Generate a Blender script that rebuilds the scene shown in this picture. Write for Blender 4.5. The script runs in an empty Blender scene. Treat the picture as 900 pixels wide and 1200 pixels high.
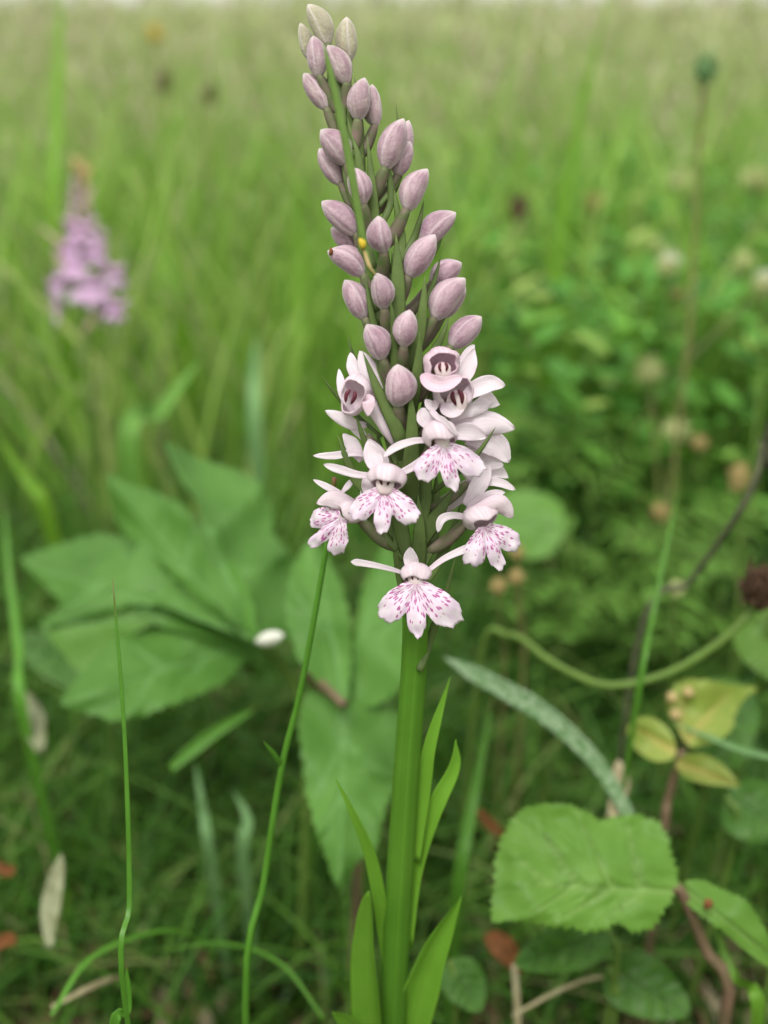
import bpy, math, random
import numpy as np
from mathutils import Vector, Matrix, noise
rng = random.Random(7)
NR = np.random.RandomState(11)
sc = bpy.context.scene
rad = math.radians

# ---------------------------------------------------------------- camera
CAM = Vector((0, 0, 0.26)); PITCH = rad(24.8); T25 = math.tan(rad(25))
FW = Vector((0, math.cos(PITCH), -math.sin(PITCH)))
UP = Vector((0, math.sin(PITCH), math.cos(PITCH)))
RT = Vector((1, 0, 0))
cam_d = bpy.data.cameras.new('camera'); cam = bpy.data.objects.new('camera', cam_d)
sc.collection.objects.link(cam); sc.camera = cam
cam.location = CAM; cam.rotation_euler = (rad(90) - PITCH, 0, 0)
cam_d.sensor_fit = 'VERTICAL'; cam_d.sensor_height = 24; cam_d.lens = 12 / T25
cam_d.clip_start = 0.003; cam_d.clip_end = 2000
cam_d.dof.use_dof = True; cam_d.dof.focus_distance = 0.1475
cam_d.dof.aperture_fstop = cam_d.lens / 3.4

# ---------------------------------------------------------------- light
SUN_EL, SUN_ROT = rad(62), rad(200)
w = bpy.data.worlds.new('World'); sc.world = w; w.use_nodes = True
nt = w.node_tree; nt.nodes.clear()
sky = nt.nodes.new('ShaderNodeTexSky'); sky.sky_type = 'NISHITA'; sky.sun_disc = False
sky.sun_elevation = SUN_EL; sky.sun_rotation = SUN_ROT; sky.air_density = 1.0; sky.dust_density = 3.0
hs = nt.nodes.new('ShaderNodeHueSaturation'); hs.inputs['Saturation'].default_value = 0.18; hs.inputs['Value'].default_value = 1.0
bg = nt.nodes.new('ShaderNodeBackground'); bg.inputs['Strength'].default_value = 0.15
wo = nt.nodes.new('ShaderNodeOutputWorld')
nt.links.new(sky.outputs[0], hs.inputs['Color']); cl = nt.nodes.new('ShaderNodeMix'); cl.data_type = 'RGBA'; cl.inputs[0].default_value = .72; cl.inputs[7].default_value = (4.9, 4.75, 4.35, 1)   # even cloud cover
nt.links.new(hs.outputs[0], cl.inputs[6]); nt.links.new(cl.outputs[2], bg.inputs[0]); nt.links.new(bg.outputs[0], wo.inputs[0])
sl = bpy.data.lights.new('sun', 'SUN'); sl.energy = 1.5; sl.angle = rad(22); sl.color = (1, 0.97, 0.92)
so = bpy.data.objects.new('sun', sl); sc.collection.objects.link(so)
sd = Vector((math.sin(SUN_ROT) * math.cos(SUN_EL), math.cos(SUN_ROT) * math.cos(SUN_EL), math.sin(SUN_EL)))
so.rotation_euler = (-sd).to_track_quat('-Z', 'Y').to_euler()
vs = sc.view_settings; vs.view_transform = 'Standard'; vs.look = 'None'; vs.exposure = 0.74; vs.gamma = 1.0; vs.use_curve_mapping = False
sc.cycles.max_bounces = 8; sc.cycles.transmission_bounces = 5; sc.cycles.diffuse_bounces = 4
sc.cycles.use_denoising = True

# ---------------------------------------------------------------- helpers
def P(px, py, d):
    """A point of the place: seen at photograph pixel (px, py), d metres along the view axis."""
    k = T25 / 600
    return CAM + d * (FW + (px - 450) * k * RT + (600 - py) * k * UP)
def S(d): return d * T25 / 600
def unproj(v):
    r = Vector(v) - CAM; d = r.dot(FW)
    return 450 + r.dot(RT) / d / T25 * 600, 600 - r.dot(UP) / d / T25 * 600, d
def link(o): sc.collection.objects.link(o); return o
def tag(o, label=None, cat=None, group=None, kind=None):
    if label: o['label'] = label
    if cat: o['category'] = cat
    if group: o['group'] = group
    if kind: o['kind'] = kind
    return o
def empty(name, loc, label=None, cat=None, group=None):
    o = bpy.data.objects.new(name, None); o.empty_display_size = .01; o.location = loc
    return tag(link(o), label, cat, group)
def world_loc(o):
    v = Vector((0, 0, 0))
    while o is not None: v += o.location; o = o.parent
    return v
class MB:
    """collects shapes (world coordinates) and links them as one mesh object"""
    def __init__(s): s.v = []; s.f = []; s.a = []
    def add(s, v, f, a):
        n = len(s.v); s.v += v; s.f += [tuple(i + n for i in q) for q in f]; s.a += a
    def build(s, name, mat, parent=None, loc=None, smooth=True):
        org = Vector(loc) if loc is not None else (Vector(s.v[0]) if parent is not None else Vector(s.v[0]))
        me = bpy.data.meshes.new(name)
        me.from_pydata([tuple(Vector(p) - org) for p in s.v], [], s.f); me.update()
        at = me.attributes.new('pc', 'FLOAT_VECTOR', 'POINT')
        at.data.foreach_set('vector', np.array(s.a, dtype=np.float32).ravel())
        if smooth: me.polygons.foreach_set('use_smooth', [True] * len(me.polygons))
        me.materials.append(mat)
        o = link(bpy.data.objects.new(name, me))
        if parent is not None:
            o.parent = parent; o.location = org - world_loc(parent)
        else: o.location = org
        return o
def catmull(pts, n):
    pts = [Vector(p) for p in pts]
    if len(pts) == 2: return [pts[0].lerp(pts[1], i / (n - 1)) for i in range(n)]
    q = [2 * pts[0] - pts[1]] + pts + [2 * pts[-1] - pts[-2]]
    m = len(pts) - 1; out = []
    for i in range(n):
        t = i / (n - 1) * m; k = min(int(t), m - 1); u = t - k
        a, b, c, d = q[k:k + 4]
        out.append(.5 * ((2 * b) + (c - a) * u + (2 * a - 5 * b + 4 * c - d) * u * u + (3 * b - a - 3 * c + d) * u ** 3))
    return out
def interp(tab, t):
    for (x0, y0), (x1, y1) in zip(tab, tab[1:]):
        if t <= x1: return y0 + (y1 - y0) * max(0, (t - x0)) / (x1 - x0)
    return tab[-1][1]
PROF = {
 'petal': [(0, .42), (.15, .62), (.38, .93), (.55, 1), (.72, .86), (.86, .58), (.95, .3), (1, .04)],
 'sepal': [(0, .7), (.3, .82), (.6, 1), (.78, .9), (.9, .62), (.97, .32), (1, .06)],
 'lance': [(0, .8), (.2, 1), (.45, .95), (.7, .66), (.88, .32), (1, .02)],
 'blade': [(0, .7), (.3, 1), (.6, .85), (.85, .45), (1, .02)],
 'tube': [(0, 1), (1, 1)], 'stalk': [(0, 1), (.95, .8), (1, .1)],
 'ellip': [(0, .05), (.06, .45), (.2, .8), (.45, 1), (.7, .9), (.88, .6), (.97, .25), (1, .02)],
}
def strap(mb, path, w, th, nrm, prof='petal', cup=0.0, n=16, na=10, ripple=0, twist=0, z=0, fold=0):
    """closed flattened tube along a 3D path, w wide and th thick, nrm = the way its face looks"""
    c = catmull(path, n); V = []; F = []; A = []
    seed = rng.random() * 50
    for i, p in enumerate(c):
        t = i / (n - 1); T = (c[min(i + 1, n - 1)] - c[max(i - 1, 0)]).normalized()
        side = T.cross(nrm).normalized(); nn = side.cross(T).normalized()
        if twist:
            m = Matrix.Rotation(twist * t, 3, T); side = m @ side; nn = m @ nn
        pr = interp(PROF[prof], t) if isinstance(prof, str) else interp(prof, t)
        ww = w * pr * .5; hh = th * max(min(1, pr * 1.4), .15) * .5
        for j in range(na):
            a = 2 * math.pi * j / na; x = math.cos(a); y = math.sin(a)
            off = cup * ww * (x * x) * 1.0 - fold * ww * (1 - abs(x))
            if ripple: off += ripple * w * noise.noise(Vector((t * 5 + seed, x * 2.2, seed))) * abs(x)
            V.append(p + side * (x * ww) + nn * (y * hh + off)); A.append((x, t, z))
    for i in range(n - 1):
        for j in range(na):
            k = (j + 1) % na
            F.append((i * na + j, i * na + k, (i + 1) * na + k, (i + 1) * na + j))
    F.append(tuple(range(na))[::-1]); F.append(tuple((n - 1) * na + j for j in range(na)))
    mb.add(V, F, A); return mb
def tube(mb, path, r0, r1, n=14, na=8, z=0, ribs=0):
    c = catmull(path, n); V = []; F = []; A = []
    ref = Vector((.3, 1, .2))
    for i, p in enumerate(c):
        t = i / (n - 1); T = (c[min(i + 1, n - 1)] - c[max(i - 1, 0)]).normalized()
        s = T.cross(ref).normalized(); q = s.cross(T); r = r0 + (r1 - r0) * t
        for j in range(na):
            a = 2 * math.pi * j / na; rr = r * (1 + ribs * math.cos(a * 9))
            V.append(p + (s * math.cos(a) + q * math.sin(a)) * rr); A.append((j / na, t, z))
    for i in range(n - 1):
        for j in range(na):
            k = (j + 1) % na; F.append((i * na + j, i * na + k, (i + 1) * na + k, (i + 1) * na + j))
    F.append(tuple(range(na))[::-1]); F.append(tuple((n - 1) * na + j for j in range(na)))
    mb.add(V, F, A); return mb

# ---------------------------------------------------------------- materials
def newmat(name):
    m = bpy.data.materials.new(name); m.use_nodes = True; t = m.node_tree; t.nodes.clear()
    N = lambda k, **kw: _node(t, k, kw)
    return m, t, N
def _node(t, k, kw):
    n = t.nodes.new(k)
    for a, b in kw.items():
        if a.startswith('in_'): n.inputs[a[3:].replace('_', ' ')].default_value = b
        else: setattr(n, a, b)
    return n
def thin(t, N, col, rough=.5, trans=.3, spec=.3, sheen=0, bump=None, tcol=None):
    p = N('ShaderNodeBsdfPrincipled'); p.inputs['Roughness'].default_value = rough
    p.inputs['Specular IOR Level'].default_value = spec
    if sheen: p.inputs['Sheen Weight'].default_value = sheen; p.inputs['Sheen Roughness'].default_value = .4
    t.links.new(col, p.inputs['Base Color'])
    out = N('ShaderNodeOutputMaterial')
    if bump is not None: t.links.new(bump, p.inputs['Normal'])
    if trans:
        tr = N('ShaderNodeBsdfTranslucent'); mx = N('ShaderNodeMixShader'); mx.inputs[0].default_value = trans
        t.links.new(tcol or col, tr.inputs[0]); t.links.new(p.outputs[0], mx.inputs[1]); t.links.new(tr.outputs[0], mx.inputs[2])
        t.links.new(mx.outputs[0], out.inputs[0])
    else: t.links.new(p.outputs[0], out.inputs[0])
    return p
def ramp(t, N, fac, stops, interp_='LINEAR'):
    r = N('ShaderNodeValToRGB'); cr = r.color_ramp; cr.interpolation = interp_
    while len(cr.elements) < len(stops): cr.elements.new(.5)
    for e, (x, c) in zip(cr.elements, stops): e.position = x; e.color = (*c, 1) if len(c) == 3 else c
    t.links.new(fac, r.inputs[0]); return r
def mix(t, N, fac, a, b, mode='MIX'):
    m = N('ShaderNodeMix', data_type='RGBA', blend_type=mode)
    for s, v in ((m.inputs[0], fac), (m.inputs[6], a), (m.inputs[7], b)):
        if isinstance(v, (int, float)): s.default_value = v
        elif isinstance(v, tuple): s.default_value = (*v, 1)
        else: t.links.new(v, s)
    return m.outputs[2]
def math_(t, N, op, a, b=None, clamp=False):
    m = N('ShaderNodeMath', operation=op, use_clamp=clamp)
    for s, v in ((m.inputs[0], a), (m.inputs[1], b)):
        if v is None: continue
        if isinstance(v, (int, float)): s.default_value = v
        else: t.links.new(v, s)
    return m.outputs[0]
def attr(t, N):
    a = N('ShaderNodeAttribute', attribute_name='pc'); s = N('ShaderNodeSeparateXYZ'); t.links.new(a.outputs['Vector'], s.inputs[0])
    return a.outputs['Vector'], s.outputs[0], s.outputs[1], s.outputs[2]
def noisetex(t, N, vec, scale, detail=3, rough=.55, stretch=None):
    if stretch:
        m = N('ShaderNodeMapping'); m.inputs['Scale'].default_value = stretch; t.links.new(vec, m.inputs[0]); vec = m.outputs[0]
    n = N('ShaderNodeTexNoise'); n.inputs['Scale'].default_value = scale; n.inputs['Detail'].default_value = detail; n.inputs['Roughness'].default_value = rough
    t.links.new(vec, n.inputs['Vector']); return n.outputs[0]
def bump(t, N, h, strength, dist):
    b = N('ShaderNodeBump'); b.inputs['Strength'].default_value = strength; b.inputs['Distance'].default_value = dist
    t.links.new(h, b.inputs['Height']); return b.outputs[0]

def leafmat(name, c1, c2, rough=.5, trans=.3, scale=120, stretch=None, spec=.3, vein=None, tint=(.25, .5, .04), streak=0.0, tip=None):
    m, t, N = newmat(name)
    co = N('ShaderNodeTexCoord').outputs['Object']; v, x, y, z = attr(t, N)
    n = noisetex(t, N, co, scale, 4, .6, stretch)
    r = ramp(t, N, n, [(.32, c1), (.68, c2)]).outputs[0]
    if streak:
        n2 = noisetex(t, N, v, 1.0, 2, .5, (9, .6, 1)); r = mix(t, N, math_(t, N, 'MULTIPLY', n2, streak), r, (c2[0] * 1.8, c2[1] * 1.7, c2[2] * 2.0))
    if vein:
        r = mix(t, N, math_(t, N, 'MULTIPLY', z, .85), r, vein)
    if tip:
        f = ramp(t, N, y, [(.93, (0, 0, 0)), (1, (1, 1, 1))]).outputs[0]; r = mix(t, N, f, r, tip)
    oi = N('ShaderNodeObjectInfo').outputs['Random']
    hsv = N('ShaderNodeHueSaturation'); t.links.new(r, hsv.inputs['Color'])
    mr = N('ShaderNodeMapRange'); mr.inputs[3].default_value = .85; mr.inputs[4].default_value = 1.15; t.links.new(oi, mr.inputs[0]); t.links.new(mr.outputs[0], hsv.inputs['Value'])
    tc = mix(t, N, .5, hsv.outputs[0], tint)
    b = bump(t, N, n, .25, .0004)
    thin(t, N, hsv.outputs[0], rough, trans, spec, bump=b, tcol=tc); return m

def petalmat(name, base, deep, trans=.3):
    m, t, N = newmat(name); v, x, y, z = attr(t, N)
    n = noisetex(t, N, v, 1.0, 3, .6, (7, 1.3, 3)); n2 = noisetex(t, N, N('ShaderNodeTexCoord').outputs['Object'], 900, 2)
    r = ramp(t, N, n, [(.4, base), (.75, deep)]).outputs[0]
    g = ramp(t, N, y, [(0, (1, 1, 1)), (.45, (0, 0, 0))]).outputs[0]
    r = mix(t, N, math_(t, N, 'MULTIPLY', g, .55), r, deep)
    p = thin(t, N, r, .5, trans, .25, sheen=.08, bump=bump(t, N, mix(t, N, .4, n, n2), .3, .0003)); return m

def lipmat(name, base, deep, spot):
    m, t, N = newmat(name); v, x, y, z = attr(t, N)
    # x = angle about the throat, y = distance from it, z = own seed
    c = N('ShaderNodeCombineXYZ'); t.links.new(math_(t, N, 'MULTIPLY', x, 8.6), c.inputs[0]); t.links.new(math_(t, N, 'MULTIPLY', y, 9.6), c.inputs[1]); t.links.new(math_(t, N, 'MULTIPLY', z, 37.0), c.inputs[2])
    vo = N('ShaderNodeTexVoronoi', voronoi_dimensions='3D', feature='F1'); vo.inputs['Scale'].default_value = 1.0; vo.inputs['Randomness'].default_value = .75
    nz = N('ShaderNodeTexNoise'); nz.inputs['Scale'].default_value = 3.0; t.links.new(c.outputs[0], nz.inputs['Vector'])
    off = N('ShaderNodeVectorMath', operation='MULTIPLY_ADD'); t.links.new(nz.outputs['Color'], off.inputs[0]); off.inputs[1].default_value = (.5, .6, 0); t.links.new(c.outputs[0], off.inputs[2])
    sq = N('ShaderNodeVectorMath', operation='MULTIPLY'); sq.inputs[1].default_value = (1.45, .72, .0); t.links.new(off.outputs[0], sq.inputs[0])
    ad = N('ShaderNodeVectorMath', operation='MULTIPLY_ADD'); t.links.new(v, ad.inputs[0]); ad.inputs[1].default_value = (0, 0, 31); t.links.new(sq.outputs[0], ad.inputs[2])
    t.links.new(ad.outputs[0], vo.inputs['Vector'])
    thr = ramp(t, N, y, [(.1, (.50,) * 3), (.5, (.45,) * 3), (.72, (.37,) * 3), (.86, (.0,) * 3)]).outputs[0]
    s = math_(t, N, 'SUBTRACT', thr, vo.outputs['Distance']); s = math_(t, N, 'MULTIPLY', s, 9.0, True)
    n = noisetex(t, N, v, 1.0, 3, .6, (6, 3, 1))
    r = ramp(t, N, n, [(.35, base), (.75, deep)]).outputs[0]
    g = ramp(t, N, y, [(.1, (.0,) * 3), (.4, (.4,) * 3), (.8, (.15,) * 3)]).outputs[0]
    r = mix(t, N, g, r, deep)
    sp = mix(t, N, n, spot, tuple(min(1, q * 1.9) for q in spot))
    r = mix(t, N, math_(t, N, 'MULTIPLY', s, .88), r, sp)
    thin(t, N, r, .55, .25, .2, bump=bump(t, N, n, .3, .0003)); return m

def budmat(name, young, ripe, dark):
    m, t, N = newmat(name); v, x, y, z = attr(t, N)
    n = noisetex(t, N, v, 1.0, 5, .7, (11, 1.7, 5))
    fz = noisetex(t, N, N('ShaderNodeTexCoord').outputs['Object'], 2600, 2)
    r = mix(t, N, z, young, ripe)
    oi = N('ShaderNodeObjectInfo').outputs['Random']
    r = mix(t, N, math_(t, N, 'MULTIPLY', oi, .35), r, tuple(a * .75 for a in ripe))
    r = mix(t, N, ramp(t, N, n, [(.38, (.8,) * 3), (.62, (0,) * 3)]).outputs[0], r, dark)
    # three sepals: pale margins where they meet
    fr = math_(t, N, 'FRACT', math_(t, N, 'MULTIPLY', x, 3.0)); d = math_(t, N, 'ABSOLUTE', math_(t, N, 'SUBTRACT', fr, .5))
    seam = ramp(t, N, d, [(.0, (.5,) * 3), (.03, (.2,) * 3), (.10, (0,) * 3)]).outputs[0]
    r = mix(t, N, seam, r, (.78, .66, .72))
    pan = ramp(t, N, d, [(.22, (0,) * 3), (.46, (.35,) * 3)]).outputs[0]
    r = mix(t, N, pan, r, dark)
    tp = ramp(t, N, y, [(.0, (.5,) * 3), (.2, (0,) * 3), (.8, (0,) * 3), (1, (.6,) * 3)]).outputs[0]
    r = mix(t, N, tp, r, (.74, .66, .66))
    bp = bump(t, N, mix(t, N, .35, n, fz), .7, .0005)
    p = thin(t, N, r, .5, .0, .25, sheen=.45, bump=bp)
    p.inputs['Subsurface Weight'].default_value = .25; p.inputs['Subsurface Radius'].default_value = (1, .6, .7); p.inputs['Subsurface Scale'].default_value = .001
    return m
def plain(name, c, rough=.6, trans=0, c2=None, scale=600, spec=.3):
    m, t, N = newmat(name); co = N('ShaderNodeTexCoord').outputs['Object']
    n = noisetex(t, N, co, scale, 3); c2 = c2 or tuple(q * .6 for q in c)
    thin(t, N, ramp(t, N, n, [(.35, c), (.7, c2)]).outputs[0], rough, trans, spec, bump=bump(t, N, n, .4, .0005)); return m
def bladesmat(name, stops, rough=.5, trans=.42, tint=(.35, .65, .04)):
    m, t, N = newmat(name); v, x, y, z = attr(t, N)
    r = ramp(t, N, z, stops).outputs[0]
    n = noisetex(t, N, N('ShaderNodeTexCoord').outputs['Object'], 25, 3)
    hsv = N('ShaderNodeHueSaturation'); t.links.new(r, hsv.inputs['Color'])
    mr = N('ShaderNodeMapRange'); mr.inputs[3].default_value = .75; mr.inputs[4].default_value = 1.25; t.links.new(n, mr.inputs[0]); t.links.new(mr.outputs[0], hsv.inputs['Value'])
    thin(t, N, hsv.outputs[0], rough, trans, .3, tcol=mix(t, N, .45, hsv.outputs[0], tint)); return m

M = dict(
 petal=petalmat('petal_white_pink', (.92, .86, .90), (.84, .70, .80), .38),
 petal_rose=petalmat('petal_rose', (.85, .70, .78), (.74, .50, .62)),
 lip=lipmat('lip_spotted', (.90, .83, .88), (.78, .60, .78), (.30, .025, .19)),
 hood=petalmat('hood_pink', (.87, .77, .82), (.74, .57, .67), .32),
 bud=budmat('bud_mauve', (.44, .42, .31), (.55, .39, .465), (.27, .155, .21)),
 bud_tip=budmat('bud_green', (.44, .44, .27), (.46, .40, .34), (.30, .26, .2)),
 ovary=leafmat('ovary_skin', (.24, .17, .15), (.11, .17, .05), .55, .1, 500, tint=(.3, .3, .2)),
 maroon=plain('maroon_pollinia', (.06, .008, .015), .3, 0, (.12, .015, .03)),
 column=plain('column_cream', (.80, .68, .68), .5, .1, (.72, .52, .58)),
 stem=leafmat('orchid_stem_skin', (.05, .155, .010), (.09, .225, .02), .42, .06, 60, spec=.35, streak=.6, tint=(.2, .4, .02)),
 bract=leafmat('bract_skin', (.065, .105, .03), (.115, .175, .045), .5, .2, 400, spec=.3, streak=.5, tint=(.2, .3, .05)),
 oleaf=leafmat('orchid_leaf_skin', (.12, .28, .02), (.16, .35, .035), .42, .3, 90, spec=.35, streak=.45, tint=(.25, .5, .03)),
 lobed=leafmat('lobed_leaf_skin', (.06, .165, .022), (.105, .25, .042), .55, .22, 40, spec=.35, vein=(.15, .32, .09), tint=(.2, .45, .05)),
 lobed_pale=leafmat('pale_leaf_skin', (.13, .30, .045), (.17, .36, .07), .55, .3, 60, vein=(.2, .38, .12), tint=(.25, .5, .05)),
 bramble=leafmat('bramble_leaf_skin', (.10, .235, .03), (.155, .31, .05), .5, .3, 60, vein=(.24, .40, .11), tint=(.3, .5, .04)),
 yleaf=leafmat('yellowing_leaf_skin', (.20, .29, .045), (.29, .35, .08), .5, .3, 160, vein=(.45, .40, .12), tint=(.45, .5, .05)),
 dkleaf=leafmat('dark_leaf_skin', (.045, .13, .02), (.08, .19, .03), .5, .2, 90, vein=(.1, .2, .06)),
 grass1=leafmat('grass_blade_skin', (.07, .20, .018), (.10, .27, .03), .4, .25, 200, streak=.4, tip=(.22, .07, .05)),
 grassy=leafmat('grass_bright_skin', (.15, .33, .02), (.20, .40, .035), .45, .35, 90, streak=.3, tint=(.35, .6, .04)),
 grasspale=leafmat('grass_pale_skin', (.13, .29, .09), (.22, .40, .16), .6, .3, 700, streak=.4, tint=(.4, .6, .3)),
 frost=plain('frosted_blade', (.10, .24, .07), .7, .2, (.42, .55, .36), 900),
 straw=plain('straw_skin', (.50, .44, .28), .6, .2, (.36, .30, .17), 300),
 deadw=plain('bleached_leaf', (.36, .38, .24), .7, .2, (.20, .22, .11), 350),
 orange=plain('rust_leaf', (.26, .10, .035), .8, .1, (.13, .055, .02), 400),
 brown=plain('brown_head', (.15, .085, .05), .8, 0, (.06, .035, .025), 900),
 tanhead=plain('tan_head', (.50, .38, .18), .8, .1, (.34, .28, .10), 700),
 palehead=plain('pale_head', (.62, .64, .34), .8, .1, (.40, .46, .18), 700),
 greenhead=plain('green_head', (.28, .44, .20), .7, .1, (.12, .26, .10), 500),
 reddish=plain('reddish_stalk', (.19, .12, .08), .6, 0, (.12, .10, .05), 300),
 dkstalk=plain('dark_stalk', (.12, .13, .07), .7, 0, (.07, .075, .045), 300),
 gstalk=plain('green_stalk', (.15, .26, .05), .5, .1, (.12, .20, .04), 200),
 olive=plain('olive_stalk', (.22, .25, .08), .5, .1, (.2, .17, .07), 200),
 white=plain('white_fluff', (.8, .8, .72), .8, .1, (.6, .62, .5), 500),
 p2=petalmat('petal_lilac', (.74, .50, .74), (.58, .32, .58)),
 p2l=lipmat('lip_lilac', (.82, .68, .84), (.70, .50, .72), (.48, .18, .44)),
 b2=budmat('bud_lilac', (.50, .42, .28), (.50, .34, .42), (.34, .22, .28)),
 yellow=plain('yellow_petals', (.75, .55, .04), .6, .2, (.6, .45, .05), 400),
)

# ---------------------------------------------------------------- ground
def ground_z(x, y):
    return .004 * noise.noise(Vector((x * 9, y * 9, 0))) + .0015 * noise.noise(Vector((x * 45, y * 45, 3))) + .02 * noise.noise(Vector((x * .7, y * .7, 5))) * min(1, max(0, y - .4))
gs = [0, .04, .08, .12, .16, .2, .24, .28, .32, .36, .4, .45, .5, .56, .63, .7, .8, .9, 1, 1.2, 1.4, 1.7, 2, 2.5, 3, 4, 5.5, 8, 12, 20, 40, 90, 200, 500, 900]
fine = [i * .012 for i in range(1, 60)]
gs = sorted(set([-g for g in gs + fine] + gs + fine))
nx = len(gs); V = []
for y in gs:
    for x in gs: V.append((x, y, ground_z(x, y)))
Fc = [(j * nx + i, j * nx + i + 1, (j + 1) * nx + i + 1, (j + 1) * nx + i) for j in range(nx - 1) for i in range(nx - 1)]
m, t, N = newmat('meadow_soil'); co = N('ShaderNodeTexCoord').outputs['Object']
n1 = noisetex(t, N, co, 90, 6, .7); n2 = noisetex(t, N, co, .9, 5, .6)
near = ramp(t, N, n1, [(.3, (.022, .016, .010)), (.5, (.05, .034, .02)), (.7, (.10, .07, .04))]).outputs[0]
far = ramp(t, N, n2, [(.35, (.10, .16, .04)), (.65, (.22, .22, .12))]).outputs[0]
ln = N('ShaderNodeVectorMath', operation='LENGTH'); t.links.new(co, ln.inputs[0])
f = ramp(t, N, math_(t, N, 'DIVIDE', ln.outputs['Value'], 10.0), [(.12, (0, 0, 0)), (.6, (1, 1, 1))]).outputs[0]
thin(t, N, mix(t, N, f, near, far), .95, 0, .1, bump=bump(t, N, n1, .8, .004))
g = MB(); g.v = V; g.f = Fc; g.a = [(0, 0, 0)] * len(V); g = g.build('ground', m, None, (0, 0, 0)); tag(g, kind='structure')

# ---------------------------------------------------------------- grass (stuff)
def grass(name, mat, label, X, Y, Hh, Wd, lean, segs=5, cat='grass', rndlo=0, rndhi=1, curl=.0, z0=None, prof=1.6, ck=None):
    n = len(X); X = np.asarray(X); Y = np.asarray(Y)
    Z = np.zeros(n) if z0 is None else z0
    a = NR.rand(n) * 2 * np.pi; fa = NR.rand(n) * 2 * np.pi
    L = lean * (.25 + NR.rand(n) * 1.0)
    rnd = rndlo + (rndhi - rndlo) * NR.rand(n)
    if ck is not None: rnd = np.clip(rnd * .45 + ck * .65 - .05, 0, 1)
    rings = []; at = []
    for i in range(segs + 1):
        t_ = i / segs
        hor = Hh * L * t_ ** 1.8; ver = Hh * (t_ - .45 * np.minimum(L, 1.6) * t_ ** 2.6)
        cx = X + np.cos(a) * hor + np.sin(a * 3) * Hh * .06 * np.sin(t_ * 5); cy = Y + np.sin(a) * hor; cz = Z + ver
        wd = Wd * .5 * max(1 - t_ ** prof, .02) * (.7 + .6 * min(t_ * 3, .5))
        fx = np.cos(fa + curl * t_); fy = np.sin(fa + curl * t_)
        rings.append(np.stack([cx - fx * wd, cy - fy * wd, cz], 1)); rings.append(np.stack([cx + fx * wd, cy + fy * wd, cz], 1))
        at += [np.stack([np.full(n, -1.), np.full(n, t_), rnd], 1), np.stack([np.full(n, 1.), np.full(n, t_), rnd], 1)]
    V = np.stack(rings, 1).reshape(-1, 3); A = np.stack(at, 1).reshape(-1, 3); k = 2 * (segs + 1)
    base = (np.arange(n) * k)[:, None, None]
    q = np.array([[2 * i, 2 * i + 1, 2 * i + 3, 2 * i + 2] for i in range(segs)])[None]
    Fq = (base + q).reshape(-1, 4)
    me = bpy.data.meshes.new(name); me.vertices.add(len(V)); me.vertices.foreach_set('co', V.astype(np.float32).ravel())
    me.loops.add(Fq.size); me.loops.foreach_set('vertex_index', Fq.astype(np.int32).ravel())
    me.polygons.add(len(Fq)); me.polygons.foreach_set('loop_start', np.arange(0, Fq.size, 4, dtype=np.int32))
    me.update(calc_edges=True); me.polygons.foreach_set('use_smooth', [True] * len(Fq))
    atb = me.attributes.new('pc', 'FLOAT_VECTOR', 'POINT'); atb.data.foreach_set('vector', A.astype(np.float32).ravel())
    me.materials.append(mat); o = link(bpy.data.objects.new(name, me)); tag(o, label, cat, kind='stuff'); return o
def scatter(n, y0, y1, side=.42, pad=.15, power=1.0):
    Y = y0 + (y1 - y0) * NR.rand(n) ** power
    X = (NR.rand(n) * 2 - 1) * (Y * side + pad); return X, Y
CK = [None]
def clump(X, Y, n, r):
    k = NR.randint(0, len(X), n); CK[0] = (k * 0.6180339) % 1; return X[k] + NR.randn(n) * r, Y[k] + NR.randn(n) * r

lush = bladesmat('lush_grass', [(0, (.04, .13, .015)), (.3, (.11, .29, .03)), (.6, (.23, .44, .06)), (.85, (.37, .52, .13)), (1, (.52, .48, .25))], trans=.38, tint=(.33, .58, .08))
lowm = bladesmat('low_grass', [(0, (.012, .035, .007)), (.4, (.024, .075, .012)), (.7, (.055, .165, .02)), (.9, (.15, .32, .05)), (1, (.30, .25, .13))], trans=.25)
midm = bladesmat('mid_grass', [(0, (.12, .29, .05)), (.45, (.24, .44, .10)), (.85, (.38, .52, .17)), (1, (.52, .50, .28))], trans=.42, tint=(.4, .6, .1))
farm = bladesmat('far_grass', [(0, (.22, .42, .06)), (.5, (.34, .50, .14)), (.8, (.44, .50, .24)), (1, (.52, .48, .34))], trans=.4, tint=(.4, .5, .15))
seedm = bladesmat('seed_grass', [(0, (.32, .46, .12)), (.5, (.46, .52, .24)), (1, (.58, .50, .40))], trans=.35, tint=(.5, .45, .3))
litm = bladesmat('litter', [(0, (.07, .045, .025)), (.5, (.20, .13, .07)), (.85, (.34, .26, .16)), (1, (.42, .38, .26))], trans=.1)

# low turf near the orchid: short, tangled; none of it rises in front of the flower
X, Y = scatter(17000, -.12, .42, .35, .28)
hh = (.015 + .05 * NR.rand(len(X)) ** 1.4) * np.clip(.55 + (Y - .1) * 1.6, .4, 1.2)
r2 = (X ** 2 + (Y) ** 2) ** .5; keep = r2 > .07
X, Y, hh = X[keep], Y[keep], hh[keep]
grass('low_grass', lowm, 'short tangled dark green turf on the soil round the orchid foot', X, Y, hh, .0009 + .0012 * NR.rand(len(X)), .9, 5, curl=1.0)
X, Y = scatter(3800, .2, .5, .35, .06)
hh = .05 + .09 * NR.rand(len(X)) * np.clip((Y - .14) * 5, .3, 1.0)
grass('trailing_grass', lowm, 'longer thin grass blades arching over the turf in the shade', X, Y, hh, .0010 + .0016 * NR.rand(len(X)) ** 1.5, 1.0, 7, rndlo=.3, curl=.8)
X = -.22 + .26 * NR.rand(900); Y = .215 + .22 * NR.rand(900)
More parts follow.
